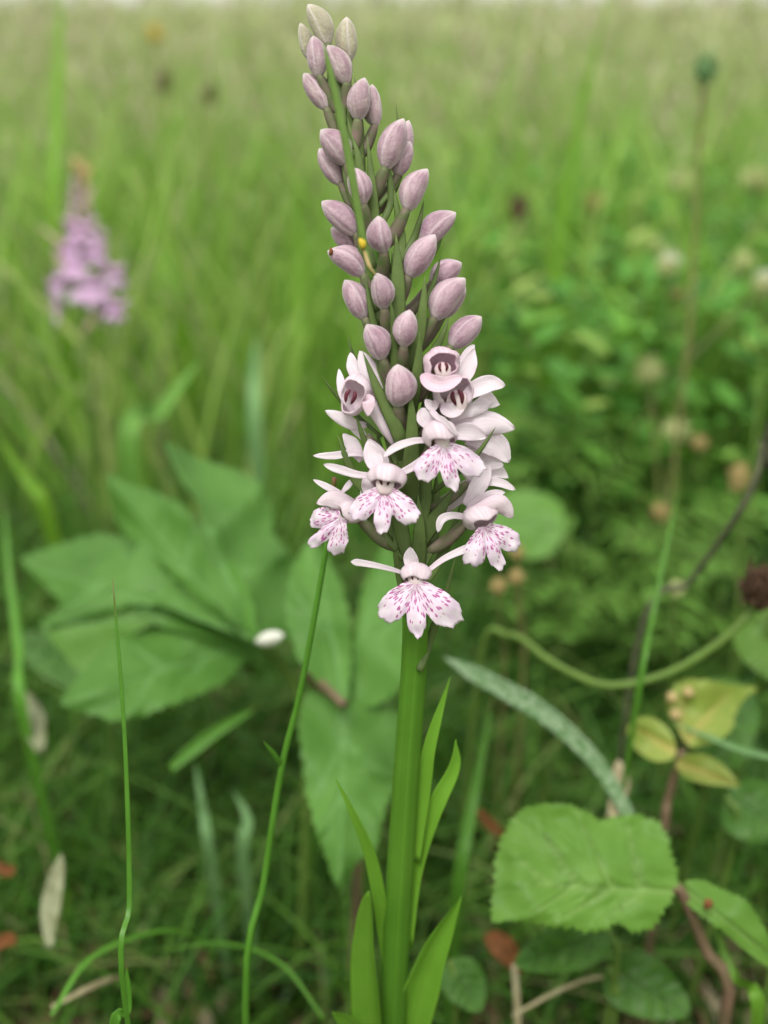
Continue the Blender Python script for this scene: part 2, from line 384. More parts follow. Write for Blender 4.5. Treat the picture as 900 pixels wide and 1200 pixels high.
grass('trailing_grass', lowm, 'fine lighter grass blades tangled at the lower left', X, Y, .045 + .07 * NR.rand(900), .0012 + .0013 * NR.rand(900), 1.0, 7, rndlo=.6, rndhi=.95, curl=.8)
# meadow grass behind: height rises with distance
X, Y = scatter(500, .40, 1.3, .5, .1); X, Y = clump(X, Y, 7500, .02)
m_ = Y > .38; X, Y = X[m_], Y[m_]; ck = CK[0][m_]
hh = np.clip(.06 + (Y - .36) * .5, .07, np.clip(.27 - (Y - .7) * .28, .12, .27)) * (.4 + .75 * NR.rand(len(X)) ** 1.3)
grass('meadow_grass', lush, 'tall lush bright green meadow grass standing behind the orchid', X, Y, hh, .0018 + .0042 * NR.rand(len(X)) ** 1.5, .55, 6, curl=.8, ck=ck)
X, Y = scatter(1600, 1.2, 4.0, .5, .2); X, Y = clump(X, Y, 34000, .03)
hh = .08 + .12 * NR.rand(len(X)) + .08 * (NR.rand(len(X)) > .8)
grass('meadow_grass', midm, 'paler band of green meadow grass further back in the field', X, Y, hh, .004 + .004 * NR.rand(len(X)), .4, 4, rndlo=.3)
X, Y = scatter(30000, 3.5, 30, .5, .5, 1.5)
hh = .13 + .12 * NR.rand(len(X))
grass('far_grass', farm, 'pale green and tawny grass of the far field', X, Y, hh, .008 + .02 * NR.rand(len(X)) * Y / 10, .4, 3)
# seeding panicles of the meadow
X, Y = scatter(5200, .95, 7, .5, .2, 1.3)
hh = .10 + .19 * NR.rand(len(X))
grass('seeding_grass', seedm, 'tawny seeding grass stems hazing the top of the meadow', X, Y, hh, .0012 * np.ones(len(X)), .25, 4)
def panicles(X, Y, hh):
    xs, ys, zs = [], [], []
    for dx in range(9):
        xs.append(X + NR.randn(len(X)) * .008); ys.append(Y + NR.randn(len(X)) * .008); zs.append(hh * (.8 + .022 * dx))
    return np.concatenate(xs), np.concatenate(ys), np.concatenate(zs)
px_, py_, pz_ = panicles(X, Y, hh)
grass('seed_heads', seedm, 'soft beige seed heads on the meadow grass stems', px_, py_, .022 * np.ones(len(px_)), .004 + .004 * NR.rand(len(px_)), .8, 2, z0=pz_)
X, Y = scatter(900, 1.3, 6, .5, .3, 1.2)
hh = .255 + .05 * NR.rand(len(X)) * (.6 + Y * .25)
grass('seeding_grass', seedm, 'tallest seeding grasses breaking the skyline', X, Y, hh, .0016 * np.ones(len(X)), .2, 4)
px_, py_, pz_ = panicles(X, Y, hh * .93)
grass('seed_heads', seedm, 'loose seed heads of the tallest grasses', px_, py_, .02 * np.ones(len(px_)), .004 + .004 * NR.rand(len(px_)), 1.0, 2, z0=pz_)
# broad bright blades among the meadow grass, slanting every way
X, Y = scatter(900, .42, 1.1, .45, .1); ck = NR.rand(len(X))
hh = .14 + .16 * NR.rand(len(X))
grass('meadow_grass', lush, 'broad light green blades slanting through the meadow behind the orchid', X, Y, hh, .003 + .003 * NR.rand(len(X)), .45, 8, rndlo=.5, rndhi=.92, curl=.6)
X, Y = scatter(520, .45, 1.5, .45, .1)
grass('dry_stalks', seedm, 'thin dry tan stalks scattered through the meadow', X, Y, .12 + .14 * NR.rand(len(X)), .0022 * np.ones(len(X)), .5, 5, rndlo=.6)
# meadow grass beside and behind the camera, unseen, added to block low sky light
X = (NR.rand(9000) * 2 - 1) * 1.0; Y = -1.0 + 1.5 * NR.rand(9000)
k_ = (np.abs(X) > np.maximum(.13, .13 + .42 * np.maximum(Y, 0))) | (Y < -.10); X, Y = X[k_], Y[k_]
grass('meadow_grass', lush, 'unseen tall meadow grass added around the viewpoint to shade the low turf', X, Y, .22 + .14 * NR.rand(len(X)), .003 + .003 * NR.rand(len(X)), .18, 5)
# litter
X, Y = scatter(2600, .0, .6, .4, .25)
grass('plant_litter', litm, 'dead brown leaf scraps and straw lying on the soil', X, Y, .012 + .03 * NR.rand(len(X)), .002 + .006 * NR.rand(len(X)), 2.6, 3, cat='litter', prof=3)

# small herb leaves carpeting the shade (stuff)
def herb_carpet(name, n, y0, y1, zlo, zhi, size, mat, label, xlim=None, seed=0):
    X, Y = scatter(n, y0, y1, .42, .05)
    if xlim is not None: X = xlim[0] + (xlim[1] - xlim[0]) * NR.rand(n); 
    Vv = []; Ff = []; Aa = []
    mb = MB()
    for x, y in zip(X, Y):
        z = zlo + (zhi - zlo) * rng.random(); s = size * (.5 + rng.random()); az = rng.random() * 6.28; ti = rng.uniform(-.2, .9)
        d = Vector((math.cos(az), math.sin(az), ti)).normalized(); sd_ = d.cross(Vector((0, 0, 1))).normalized(); up = sd_.cross(d)
        c = Vector((x, y, z)); rz = rng.random(); v = []
        for t_, w_ in ((0, .06), (.25, .2), (.55, .24), (.82, .15), (1, .02)):
            for q in (-1, 0, 1): v.append(c + d * (s * t_) + sd_ * (q * w_ * s) + up * (.1 * s * abs(q) - .15 * s * t_ * t_))
        f_ = []
        for i in range(4):
            for j in range(2): f_.append((i * 3 + j, i * 3 + j + 1, (i + 1) * 3 + j + 1, (i + 1) * 3 + j))
        mb.add(v, f_, [(0, 0, rz)] * len(v))
    o = mb.build(name, mat, None, (0, 0, 0)); tag(o, label, 'ground cover', kind='stuff'); return o
herbm = bladesmat('herb_leaves', [(0, (.05, .16, .025)), (.5, (.11, .31, .045)), (.85, (.20, .43, .07)), (1, (.38, .48, .13))], trans=.25)
herb_carpet('herb_leaves', 500, .24, .5, .004, .02, .010, herbm, 'small dark herb leaves low in the turf')
herb_carpet('herb_leaves', 9000, .40, 1.0, .03, .15, .014, herbm, 'mass of small fresh green herb leaves filling the meadow on the right', (.05, .45))

# ---------------------------------------------------------------- the orchid
AXT = [(-10, 378, .1445), (60, 388, .1450), (150, 406, .1458), (300, 440, .1468), (450, 468, .148), (600, 482, .1505), (740, 487, .1535), (900, 477, .161), (1100, 464, .172), (1200, 459, .178), (1480, 452, .2)]
def AX(y):
    for a, b in zip(AXT, AXT[1:]):
        if y <= b[0]:
            t_ = max(0, (y - a[0]) / (b[0] - a[0])); return a[1] + (b[1] - a[1]) * t_, a[2] + (b[2] - a[2]) * t_
    return AXT[-1][1:]
def Q(px, py, dz=0):
    """point of the flower spike: dz photograph pixels nearer than its axis"""
    d = AX(py)[1]; return P(px, py, d - dz * S(.147))
U_ = S(.147)
base = P(452, 1480, .2); g0 = Vector((base.x, base.y, 0)); 
orchid = empty('spotted_orchid', g0, 'tall in-focus orchid with white-pink spotted lower flowers and mauve buds above, centre', 'orchid')
path = [g0, base] + [P(AX(y)[0], y, AX(y)[1]) for y in (1200, 1050, 900, 740, 600, 450, 300, 150, 70)]
st = MB(); n = 60; c = catmull(path, n)
na = 28; V = []; A = []; F = []
for i, p in enumerate(c):
    t_ = i / (n - 1); px, py, d = unproj(p)
    r = interp([(-200, .0006), (60, .0007), (150, .0010), (300, .0016), (450, .0019), (600, .0019), (740, .00172), (900, .00184), (1100, .0021), (1300, .0025), (3000, .0032)], py)
    T = (c[min(i + 1, n - 1)] - c[max(i - 1, 0)]).normalized(); s = T.cross(Vector((0, 1, 0))).normalized(); q = s.cross(T)
    for j in range(na):
        a = 2 * math.pi * j / na; rr = r * (1 + .05 * math.cos(a * 7) + .04 * math.cos(a * 12 + 1))
        V.append(p + (s * math.cos(a) + q * math.sin(a)) * rr); A.append((4 * j / na, t_ * 3, 0))
for i in range(n - 1):
    for j in range(na): k = (j + 1) % na; F.append((i * na + j, i * na + k, (i + 1) * na + k, (i + 1) * na + j))
F.append(tuple((n - 1) * na + j for j in range(na))); F.append(tuple(range(na))[::-1])
st.add(V, F, A); st.build('stem', M['stem'], orchid)

def bud_mesh(mb, p0, p1, w, ripe, sideref, bend=.08, phi=0.0, n=18, na=24):
    ax = p1 - p0; L = ax.length; T = ax.normalized(); s = T.cross(sideref).normalized(); q = s.cross(T)
    prof = [(0, .26), (.07, .50), (.18, .78), (.32, .96), (.46, 1), (.62, .95), (.76, .78), (.87, .53), (.95, .28), (1, .05)]
    V = []; A = []; F = []
    b = s * (L * bend)
    for i in range(n):
        t_ = i / (n - 1); r = interp(prof, t_) * w * .5; cc = p0 + ax * t_ + b * math.sin(math.pi * t_)
        for j in range(na):
            a = 2 * math.pi * j / na; u = (j / na + phi) % 1
            fr = (u * 3) % 1; sm = math.exp(-((fr - .5) / .09) ** 2); rg = math.exp(-(((fr + .5) % 1 - .5) / .12) ** 2)
            rr = r * (1 - .075 * sm + .04 * rg)
            V.append(cc + (s * math.cos(a) + q * math.sin(a)) * rr); A.append((u, t_, ripe))
    for i in range(n - 1):
        for j in range(na): k = (j + 1) % na; F.append((i * na + j, i * na + k, (i + 1) * na + k, (i + 1) * na + j))
    F.append(tuple((n - 1) * na + j for j in range(na))); F.append(tuple(range(na))[::-1])
    mb.add(V, F, A); return mb
VIEW = -FW
def ovary(parent, p, py_at, dzoff=0, r=.0008, mat='ovary'):
    """the green-pink seed pod that carries a bud or floret, running down to the stem"""
    ax, d = AX(py_at); q = P(ax, py_at, d); v = (p - q); mid = q + v * .55 + Vector((0, 0, -1)) * v.length * .12
    mb = MB(); strap(mb, [q, mid, p], r * 2.2, r * 1.9, VIEW, [(0, .5), (.4, 1), (.8, .85), (1, .55)], n=12, na=12); return mb.build('ovary', M[mat], parent)
BUDS = [ # base, tip, width, nearness, tip nearness
 ((385,53),(361,5),25,8,4,'t'), ((361,68),(352,27),17,-8,-8,'t'), ((374,90),(367,42),25,14,12,0), ((409,72),(406,20),26,0,0,'t'),
 ((407,98),(384,53),27,14,14,0), ((383,128),(356,86),26,6,0,0), ((419,141),(427,91),28,14,18,0), ((440,148),(436,99),26,-4,-8,0),
 ((408,192),(376,152),31,12,14,0), ((400,216),(374,174),25,-8,-14,0), ((451,198),(473,139),31,14,18,0), ((468,206),(479,141),27,-8,-12,0), ((465,206),(480,165),26,-2,-2,0),
 ((426,240),(413,196),29,30,36,0), ((476,247),(501,198),31,10,8,0), ((419,274),(377,236),30,8,6,0), ((418,297),(388,267),24,-12,-20,0),
 ((450,296),(443,253),28,36,46,0), ((427,322),(384,294),30,12,8,'o'), ((428,374),(404,328),29,10,6,0), ((450,362),(442,320),28,38,46,0),
 ((494,288),(534,249),30,-8,-12,0), ((478,325),(510,275),32,20,24,0), ((505,333),(541,308),30,-18,-24,0), ((508,374),(545,326),34,8,6,0), ((518,372),(545,335),28,-16,-20,0),
 ((449,421),(430,380),31,34,42,0), ((473,406),(480,363),28,44,52,0), ((528,407),(564,371),31,0,-4,0), ((466,476),(466,427),38,46,58,0),
]
for (b, tp, wd, dz, dz2, kind) in BUDS:
    ripe = min(1, .35 + b[1] / 420) if kind != 't' else .2
    p0 = Q(b[0], b[1], dz); p1 = Q(tp[0], tp[1], dz2); mb = MB()
    side = 1 if tp[0] < AX(b[1])[0] else -1
    bud_mesh(mb, p0, p1, wd * S(AX(b[1])[1]) * rng.uniform(.95, 1.06), ripe * rng.uniform(.85, 1), VIEW, bend=rng.uniform(.02, .11) * side, phi=rng.choice([.12, .5, .85, .28]))
    o = mb.build('bud', M['bud_tip' if kind == 't' else 'bud'], orchid)
    if kind == 'o': o['label'] = 'mauve bud with a small orange blotch at its tip'; 
    ovary(o, p0 + (p1 - p0) * .05, b[1] + 46 + rng.uniform(-6, 6), r=wd * .029 * .001)
    if kind == 'o':
        sp = MB(); c0 = p0.lerp(p1, .88); bud_mesh(sp, c0 + VIEW * 9 * U_ + Vector((-2 * U_, 0, -4 * U_)), c0 + VIEW * 9 * U_ + Vector((-1 * U_, 0, 5 * U_)), 5 * U_, 1, VIEW, n=8, na=8); sp.build('blotch', M['orange'], o)

BRACTS = [ # base, tip, width, dz base, dz tip
 ((440,300),(430,157),16,12,26), ((464,375),(464,274),22,26,38), ((489,402),(498,322),15,18,30), ((464,430),(457,350),14,30,50), ((484,466),(492,388),16,34,54),
 ((508,412),(526,371),10,10,12), ((497,360),(517,298),8,6,10), ((408,478),(377,440),5,10,14), ((419,425),(408,394),5,8,8), ((468,510),(425,412),17,44,46),
 ((481,565),(481,456),22,38,56), ((440,545),(416,482),10,24,34), ((420,566),(396,510),12,14,22), ((545,474),(573,452),6,30,30), ((549,543),(581,500),7,28,30),
 ((480,650),(533,570),26,14,20), ((503,752),(534,652),11,2,6), ((458,236),(447,158),9,8,10), ((470,292),(458,208),12,2,8), ((482,285),(497,234),9,-2,0),
 ((425,215),(400,118),10,6,12), ((412,140),(404,66),8,4,8), ((424,170),(415,88),7,0,0), ((505,300),(522,262),7,-8,-10), ((428,330),(420,242),9,14,18), ((462,620),(442,560),18,6,14),
 ((474,690),(462,612),15,10,16), ((486,660),(508,600),20,6,4), ((398,150),(386,100),8,2,6), ((444,400),(428,322),10,16,20),((421,250),(403,190),8,8,10),
 ((454,470),(440,400),9,20,26), ((468,208),(464,120),7,-4,-4),((505,470),(516,412),12,8,4),((500,540),(520,470),14,-6,-8),((518,650),(540,590),12,-8,-8),((436,610),(424,560),10,0,4),
]
for i in range(44):          # the many bracts and pods seen between the buds
    y = 110 + 560 * (i / 43); a_ = 2.4 * i; ax_ = AX(y)[0]; rr = 7 + 26 * (i / 43); L_ = 52 + 26 * (i / 43)
    if math.cos(a_) < -.5: continue
    tx = ax_ + rr * 1.1 * math.sin(a_) + (AX(y - L_)[0] - ax_)
    BRACTS.append(((ax_ + rr * .7 * math.sin(a_), y), (tx, y - L_), 12 + 7 * i / 43, 6 + rr * .5 * math.cos(a_), 4 + rr * .8 * math.cos(a_)))
for (b, tp, wd, z0, z1) in BRACTS:
    mb = MB(); p0 = Q(*b, z0); p1 = Q(*tp, z1); a = P(AX(b[1] + 34)[0] * .6 + b[0] * .4, b[1] + 34, AX(b[1])[1] - .0014)
    mid = p0.lerp(p1, .5) + VIEW * 2 * U_ + RT * (2 * U_ if tp[0] > AX(tp[1])[0] else -2 * U_)
    strap(mb, [a, p0, mid, p1], wd * S(AX(b[1])[1]), .00035, VIEW, 'lance', cup=-.25, n=16, na=10, fold=.15)
    mb.build('bract', M['bract'], orchid)

def rotm(yaw, pit, roll):
    return Matrix.Rotation(rad(yaw), 3, 'Z') @ Matrix.Rotation(rad(pit), 3, 'X') @ Matrix.Rotation(rad(roll), 3, 'Y')
LIPR = [(0, 1.02), (5, .98), (11, .86), (15, .70), (19, .58), (22, .60), (27, .78), (34, .90), (43, .97), (52, .97), (60, .88), (67, .72), (74, .52), (82, .33), (92, .22), (105, .15)]
def frame(px, py, dz, R):
    o = Q(px, py, dz); s = S(AX(py)[1])
    def L(x, y, z):       # local: x right, y towards the viewer, z up, in photograph pixels
        v = R @ Vector((x, -y, z)); return o + s * (v.x * RT + v.z * UP + v.y * FW)
    return L, s
def lip(parent, L, s, Rl, wx=1.0, oy=-6, seed=0, droop=.25, asym=1.0, mat='lip', y0=3, skew=0.0, res=(97, 22)):
    nt_, nr = res; V = []; A = []; F = []
    for i in range(nt_):
        th = -104 + 208 * i / (nt_ - 1); R0 = interp(LIPR, abs(th))
        R0 *= 1 + .03 * noise.noise(Vector((th * .12, seed * 7, 0))) * (1 if abs(th) < 85 else 0) + (.026 * math.sin(th * .5 + seed * 9) + .018 * math.sin(th * .95 + seed * 20))
        if th > 20: R0 *= asym
        for j in range(nr):
            r = R0 * j / (nr - 1); a = rad(th)
            x = r * math.sin(a) * wx + skew * r * r; z = -r * math.cos(a)
            y = .16 * math.sin(min(r, 1) * math.pi * .75) - droop * r * r * (.35 + abs(math.sin(a)) ** 2) + .035 * math.sin(th * .14 + seed * 3) * r + .11 * noise.noise(Vector((x * 4, z * 4, seed * 9))) * r + .012 * math.sin(th * .3 + seed * 30) * r * r
            y += .07 * math.exp(-((abs(th) - 19) / 7) ** 2) * -r + (.10 * math.exp(-(r / .14) ** 2))
            V.append(L(x * Rl, y * Rl + y0, z * Rl + oy)); A.append((a, r, seed))
    for i in range(nt_ - 1):
        for j in range(nr - 1):
            q = [i * nr + j, i * nr + j + 1, (i + 1) * nr + j + 1, (i + 1) * nr + j]
            F.append(tuple(q))
    mb = MB(); mb.add(V, F, A); o = mb.build('lip', M[mat], parent)
    sm = o.modifiers.new('thickness', 'SOLIDIFY'); sm.thickness = .00012; sm.offset = 0
    return o
def hood(L, s, rw, rh, depth=.9, opening=47, tiltdown=60, mat='hood', parent=None, name='floret', tilt=0):
    """bowed shell of petals, open towards the viewer and down"""
    nt_, npz = 28, 16; V = []; A = []; F = []; td = rad(tiltdown)
    for i in range(npz):
        ph = rad(opening) + (math.pi - rad(opening)) * i / (npz - 1)
        for j in range(nt_):
            a = 2 * math.pi * j / nt_
            e_ = (1 - i / (npz - 1)); rim = 1 + (.09 * math.sin(a * 3 + .6) + .30 * noise.noise(Vector((math.cos(a) * 1.6 + rw, math.sin(a) * 1.6 + rh, 7)))) * e_ ** 1.5 + .05 * noise.noise(Vector((math.cos(a) * 2 + rw, math.sin(a) * 2, i * .25)))
            rim *= 1 - .07 * math.exp(-((a - 1.57 - .75) / .13) ** 2) - .07 * math.exp(-((a - 1.57 + .75) / .13) ** 2)
            x = math.sin(ph) * math.cos(a) * rim; z = math.sin(ph) * math.sin(a) * rim; y = math.cos(ph) * depth + e_ ** 2 * (.16 * math.sin(a) + .12 * math.cos(a * 3 + 1 + rw))
            y2 = y * math.cos(td) + z * math.sin(td); z2 = -y * math.sin(td) + z * math.cos(td)
            V.append(L(x * rw, y2 * rw, z2 * rh)); A.append((math.cos(a), .55 + .45 * i / (npz - 1), 0))
    for i in range(npz - 1):
        for j in range(nt_): k = (j + 1) % nt_; F.append((i * nt_ + j, i * nt_ + k, (i + 1) * nt_ + k, (i + 1) * nt_ + j))
    mb = MB(); mb.add(V, F, A); o = mb.build(name, M[mat], parent)
    sm = o.modifiers.new('thickness', 'SOLIDIFY'); sm.thickness = .00014; sm.offset = -1
    return o
def column(parent, L, s, k=1.0, big=1.0, cream=True):
    if cream:
        mb = MB(); strap(mb, [L(0, 4 * k, 2 * k), L(0, 8 * k, -6 * k), L(0, 5 * k, -17 * k)], 19 * k * s, 8 * k * s, VIEW, [(0, .3), (.15, .75), (.4, 1), (.7, .9), (.9, .75), (1, .5)], n=12, na=12); mb.build('column', M['column'], parent)
    for sx in (-1, 1):
        mb = MB(); strap(mb, [L(sx * 2.0 * k, 11.5 * k, 2 * k * big), L(sx * 4.2 * k, 12.4 * k, -2.5 * k), L(sx * 2.6 * k, 12.2 * k, -8 * k * big)], 3.2 * k * s * big, 2.6 * k * s, VIEW, 'ellip', n=9, na=8)
        mb.build('pollinium', M['maroon'], parent)
def sep(parent, pts, w, mat='petal', prof='sepal', name='sepal', cup=.3, th=4, nrm=None, ripple=.10, twist=0, fold=.12):
    p = [Q(*q) for q in pts]; mb = MB()
    strap(mb, p, w * (.76 if w < 17 else .88) * S(AX(pts[0][1])[1]), th * .6 * U_, nrm or VIEW, prof, cup=cup, n=20, na=14, ripple=ripple * 1.5, twist=twist or rng.uniform(-.35, .35), fold=fold)
    return mb.build(name, M[mat], parent)

# F1 lowest floret
L, s = frame(487, 672, 46, rotm(-3, -4, 0)); f = hood(L, s, 15.9, 13.2, parent=orchid)
lip(f, L, s, 60, wx=.97, oy=-11, seed=.13, asym=1.12, skew=.04); column(f, L, s, .95)
sep(f, [(485,668,44), (482,656,48), (481,641,50)], 20, prof='petal', name='dorsal_sepal', cup=.35)
sep(f, [(474,672,42), (455,666,46), (432,661,48), (411,658,50)], 11, prof=[(0,.5),(.4,.72),(.7,.9),(.9,1),(.97,.6),(1,.1)])
sep(f, [(501,669,42), (520,655,40), (542,645,38), (560,640,36)], 13, prof=[(0,.5),(.4,.75),(.8,1),(.95,.6),(1,.1)])
ovary(f, L(0, -6, 2), 712, r=.00085)
# F2
L, s = frame(453, 560, 62, rotm(-6, -6, 4)); f = hood(L, s, 19.8, 16.7, parent=orchid)
lip(f, L, s, 50, wx=1.02, oy=-13, seed=.41, skew=.0, asym=1.02); column(f, L, s, 1.15, 1.15)
sep(f, [(437,558,56), (418,556,58), (398,550,58), (379,544,58)], 13)
sep(f, [(466,556,56), (482,548,54), (500,537,54), (514,529,56)], 14)
sep(f, [(446,556,54), (438,538,52), (431,516,50)], 24, prof='petal', name='dorsal_sepal')
sep(f, [(437,590,46), (432,572,44), (428,556,40)], 18, prof='petal', name='petal')
ovary(f, L(0, -6, 2), 606, r=.00085)
# F3
L, s = frame(515, 510, 52, rotm(12, -4, -8)); f = hood(L, s, 19.8, 18.5, parent=orchid)
lip(f, L, s, 52, wx=1.0, oy=-12, seed=.77, skew=.12, asym=1.05); column(f, L, s, .95, .8)
sep(f, [(500,516,52), (484,517,58), (464,524,60), (449,536,62)], 12)
sep(f, [(500,474,40), (512,488,60), (522,494,68), (538,511,74)], 11, name='petal', twist=1.0)
sep(f, [(522,512,44), (545,506,34), (570,512,24)], 24, prof='petal')
sep(f, [(513,502,44), (500,490,48), (494,478,46)], 26, prof='petal', name='dorsal_sepal')
ovary(f, L(0, -6, 2), 560, r=.00085)
# F4 right
L, s = frame(561, 606, 22, rotm(22, -2, -18)); f = hood(L, s, 19.8, 15.8, tiltdown=48, parent=orchid)
lip(f, L, s, 54, wx=.92, oy=-12, seed=.29, skew=.10, asym=1.0)
sep(f, [(545,604,30), (578,590,30), (592,596,24), (601,607,16)], 26, mat='hood', prof='petal', name='petal', cup=-.5)
sep(f, [(546,606,26), (530,604,36), (517,609,40), (513,624,42)], 13)
sep(f, [(548,598,14), (560,586,14), (576,579,12), (592,577,10)], 13)
sep(f, [(545,592,10), (556,576,8), (566,560,6), (573,542,4)], 24, prof='petal')
ovary(f, L(-8, -8, 0), 650, r=.00085)
# F5 left
L, s = frame(410, 600, 24, rotm(-30, -2, 48)); f = hood(L, s, 14.6, 13.2, tiltdown=46, parent=orchid)
lip(f, L, s, 56, wx=.72, oy=-8, seed=.58, skew=-.06)
sep(f, [(423,603,26), (404,590,30), (388,585,28), (371,590,24)], 25, mat='hood', prof='petal', name='petal', cup=-.45)
sep(f, [(424,594,18), (404,582,20), (386,572,20), (367,562,20)], 11)
sep(f, [(426,600,14), (429,580,12), (431,553,10)], 17, prof='petal')
sep(f, [(400,578,2), (408,569,0), (415,560,-2)], 10, prof='petal', name='petal')
ovary(f, L(4, -8, 0), 648, r=.0008)
# F6 opening flower, upper right
L, s = frame(517, 427, 40, rotm(6, 6, -6)); f = hood(L, s, 20.6, 19.4, opening=48, tiltdown=5, mat='petal_rose', parent=orchid)
column(f, L, s, 1.05, 1.05)
sep(f, [(495,438,48), (505,449,60), (522,451,62), (542,441,50)], 22, mat='petal_rose', prof='ellip', name='lip', cup=.5)
sep(f, [(532,452,20), (545,436,16), (556,408,12)], 24, prof='petal')
sep(f, [(538,424,10), (548,415,6), (556,404,2)], 16, prof='petal', name='petal')
ovary(f, L(-2, -10, -4), 478, r=.0008)
# F7
L, s = frame(531, 462, 34, rotm(10, 2, -14)); f = hood(L, s, 22.4, 21.1, opening=55, tiltdown=-4, parent=orchid)
column(f, L, s, 1.3, 1.35)
sep(f, [(540,470,34), (556,457,34), (574,450,32), (592,452,30)], 24, prof='petal')
sep(f, [(545,478,22), (562,468,20), (586,474,14)], 26, prof='petal', name='petal')
sep(f, [(513,470,42), (506,476,48), (498,468,46)], 16, prof='petal', name='petal')
sep(f, [(516,476,44), (530,481,50), (545,474,44)], 20, prof='ellip', name='lip', cup=.3)
ovary(f, L(-2, -10, -4), 520, r=.0008)
# F8 side-on floret, right middle: the hood seen from behind
f = sep(orchid, [(526,492,28), (546,480,30), (562,475,26), (578,472,20)], 27, prof='petal', name='floret', cup=-.3)
sep(f, [(530,502,22), (555,497,24), (578,496,18), (603,503,10)], 35, prof='petal', name='petal', cup=-.25)
sep(f, [(545,515,14), (565,517,12), (583,524,6), (596,542,0)], 34, prof='petal', name='lip', ripple=.12)
sep(f, [(540,512,4), (562,508,0), (588,512,-8)], 26, prof='petal', name='petal')
ovary(f, Q(528, 500, 22), 560, r=.0008)
# F10 behind right
f = sep(orchid, [(545,560,2), (560,548,4), (574,542,4), (590,545,2)], 30, prof='petal', name='floret', cup=-.3)
sep(f, [(552,580,4), (570,566,2), (586,566,0), (604,574,-4)], 14)
sep(f, [(550,572,-6), (560,556,-6), (580,552,-10), (596,560,-12)], 22, prof='petal', name='petal', ripple=.1)
ovary(f, Q(548, 566, 0), 600, r=.0008)
# F9 upper left
L, s = frame(416, 462, 36, rotm(-14, 0, 18)); f = hood(L, s, 16.3, 23.8, opening=52, tiltdown=8, parent=orchid)
column(f, L, s, 1.2, 1.35, cream=False)
sep(f, [(444,482,26), (438,452,26), (430,430,24), (421,411,20)], 29, prof='petal', name='dorsal_sepal', cup=-.3)
sep(f, [(420,448,20), (414,432,18), (411,413,14)], 17, prof='petal', name='petal')
sep(f, [(416,486,34), (404,466,38), (400,450,36), (397,432,32)], 15, prof='petal')
sep(f, [(426,470,40), (432,470,54), (431,488,56)], 17, mat='petal_rose', name='lip', prof='petal')
sep(f, [(452,458,14), (449,444,14), (445,427,12)], 12, prof='petal', name='petal')
ob = MB(); strap(ob, [Q(462,520,30), Q(450,498,34), Q(436,474,32)], 18 * s, 12 * s, VIEW, [(0,.4),(.4,.8),(1,1)], n=12, na=12); ob.build('spur', M['hood'], f)
# F11 left middle, mostly hidden
f = sep(orchid, [(430,498,14), (414,497,20), (398,489,22), (381,481,22)], 18, prof='petal', name='floret', cup=-.2)
sep(f, [(436,534,12), (412,531,18), (390,534,20), (367,534,20)], 12)
sep(f, [(424,540,10), (414,524,12), (402,508,12)], 20, prof='petal', name='petal')
sep(f, [(432,520,8), (420,505,8), (408,498,6)], 16, prof='petal', name='petal')
sep(f, [(455,560,18), (444,536,24), (430,514,26)], 22, prof='petal', name='petal')
ovary(f, Q(430, 510, 12), 560, r=.0008)
# F12 small petals filling behind, between F9 and F2
f = sep(orchid, [(470,500,10), (456,470,14), (448,440,12)], 20, prof='petal', name='floret')
sep(f, [(478,500,14), (470,482,18), (460,470,20)], 14, prof='petal', name='petal')
f = sep(orchid, [(520,560,-6), (552,535,-8), (580,530,-12)], 30, prof='petal', name='floret')
sep(f, [(520,600,-14), (545,575,-10), (570,560,-12)], 24, prof='petal', name='petal')

# stem leaves and lower leaves
def oleaf(pts, w, prof='lance', cup=.25, fold=.3, n=24, mat='oleaf', label=None, nrm=None, twist=0):
    mb = MB(); p = [P(x, y, d) for x, y, d in pts]; strap(mb, p, w * S(pts[0][2]), .0004, nrm or VIEW, prof, cup=cup, n=n, na=12, fold=fold, ripple=.04, twist=twist)
    o = mb.build('leaf', M[mat], orchid)
    if label: o['label'] = label
    return o
LP = [(0, .55), (.3, .9), (.55, 1), (.8, .6), (1, .02)]
oleaf([(487,1010,.1665), (494,940,.163), (502,880,.160), (528,792,.157)], 19, LP)
oleaf([(478,1110,.172), (487,1020,.168), (508,950,.164), (532,900,.162), (534,866,.160)], 20, LP)
oleaf([(462,1180,.175), (450,1090,.171), (436,1010,.166), (412,950,.162), (391,908,.160)], 17, [(0, .6), (.25, 1), (.5, .85), (.8, .35), (1, .02)])
oleaf([(446,1330,.182), (436,1210,.174), (430,1120,.170), (432,1044,.166)], 46, [(0, .7), (.3, 1), (.6, .8), (.85, .5), (.95, .3), (1, .02)], fold=.4, cup=.4, nrm=Vector((-.55, -.6, .6)))
oleaf([(466,1330,.186), (480,1220,.178), (503,1130,.173), (541,1050,.168)], 40, LP, fold=.6, cup=.4)
oleaf([(452,1330,.183), (425,1240,.178), (408,1200,.174), (389,1186,.171)], 26, LP)
oleaf([(450,1420,.196), (350,1500,.19), (250,1600,.20)], 70, LP)
oleaf([(460,1420,.196), (560,1480,.19), (640,1560,.21)], 70, LP)

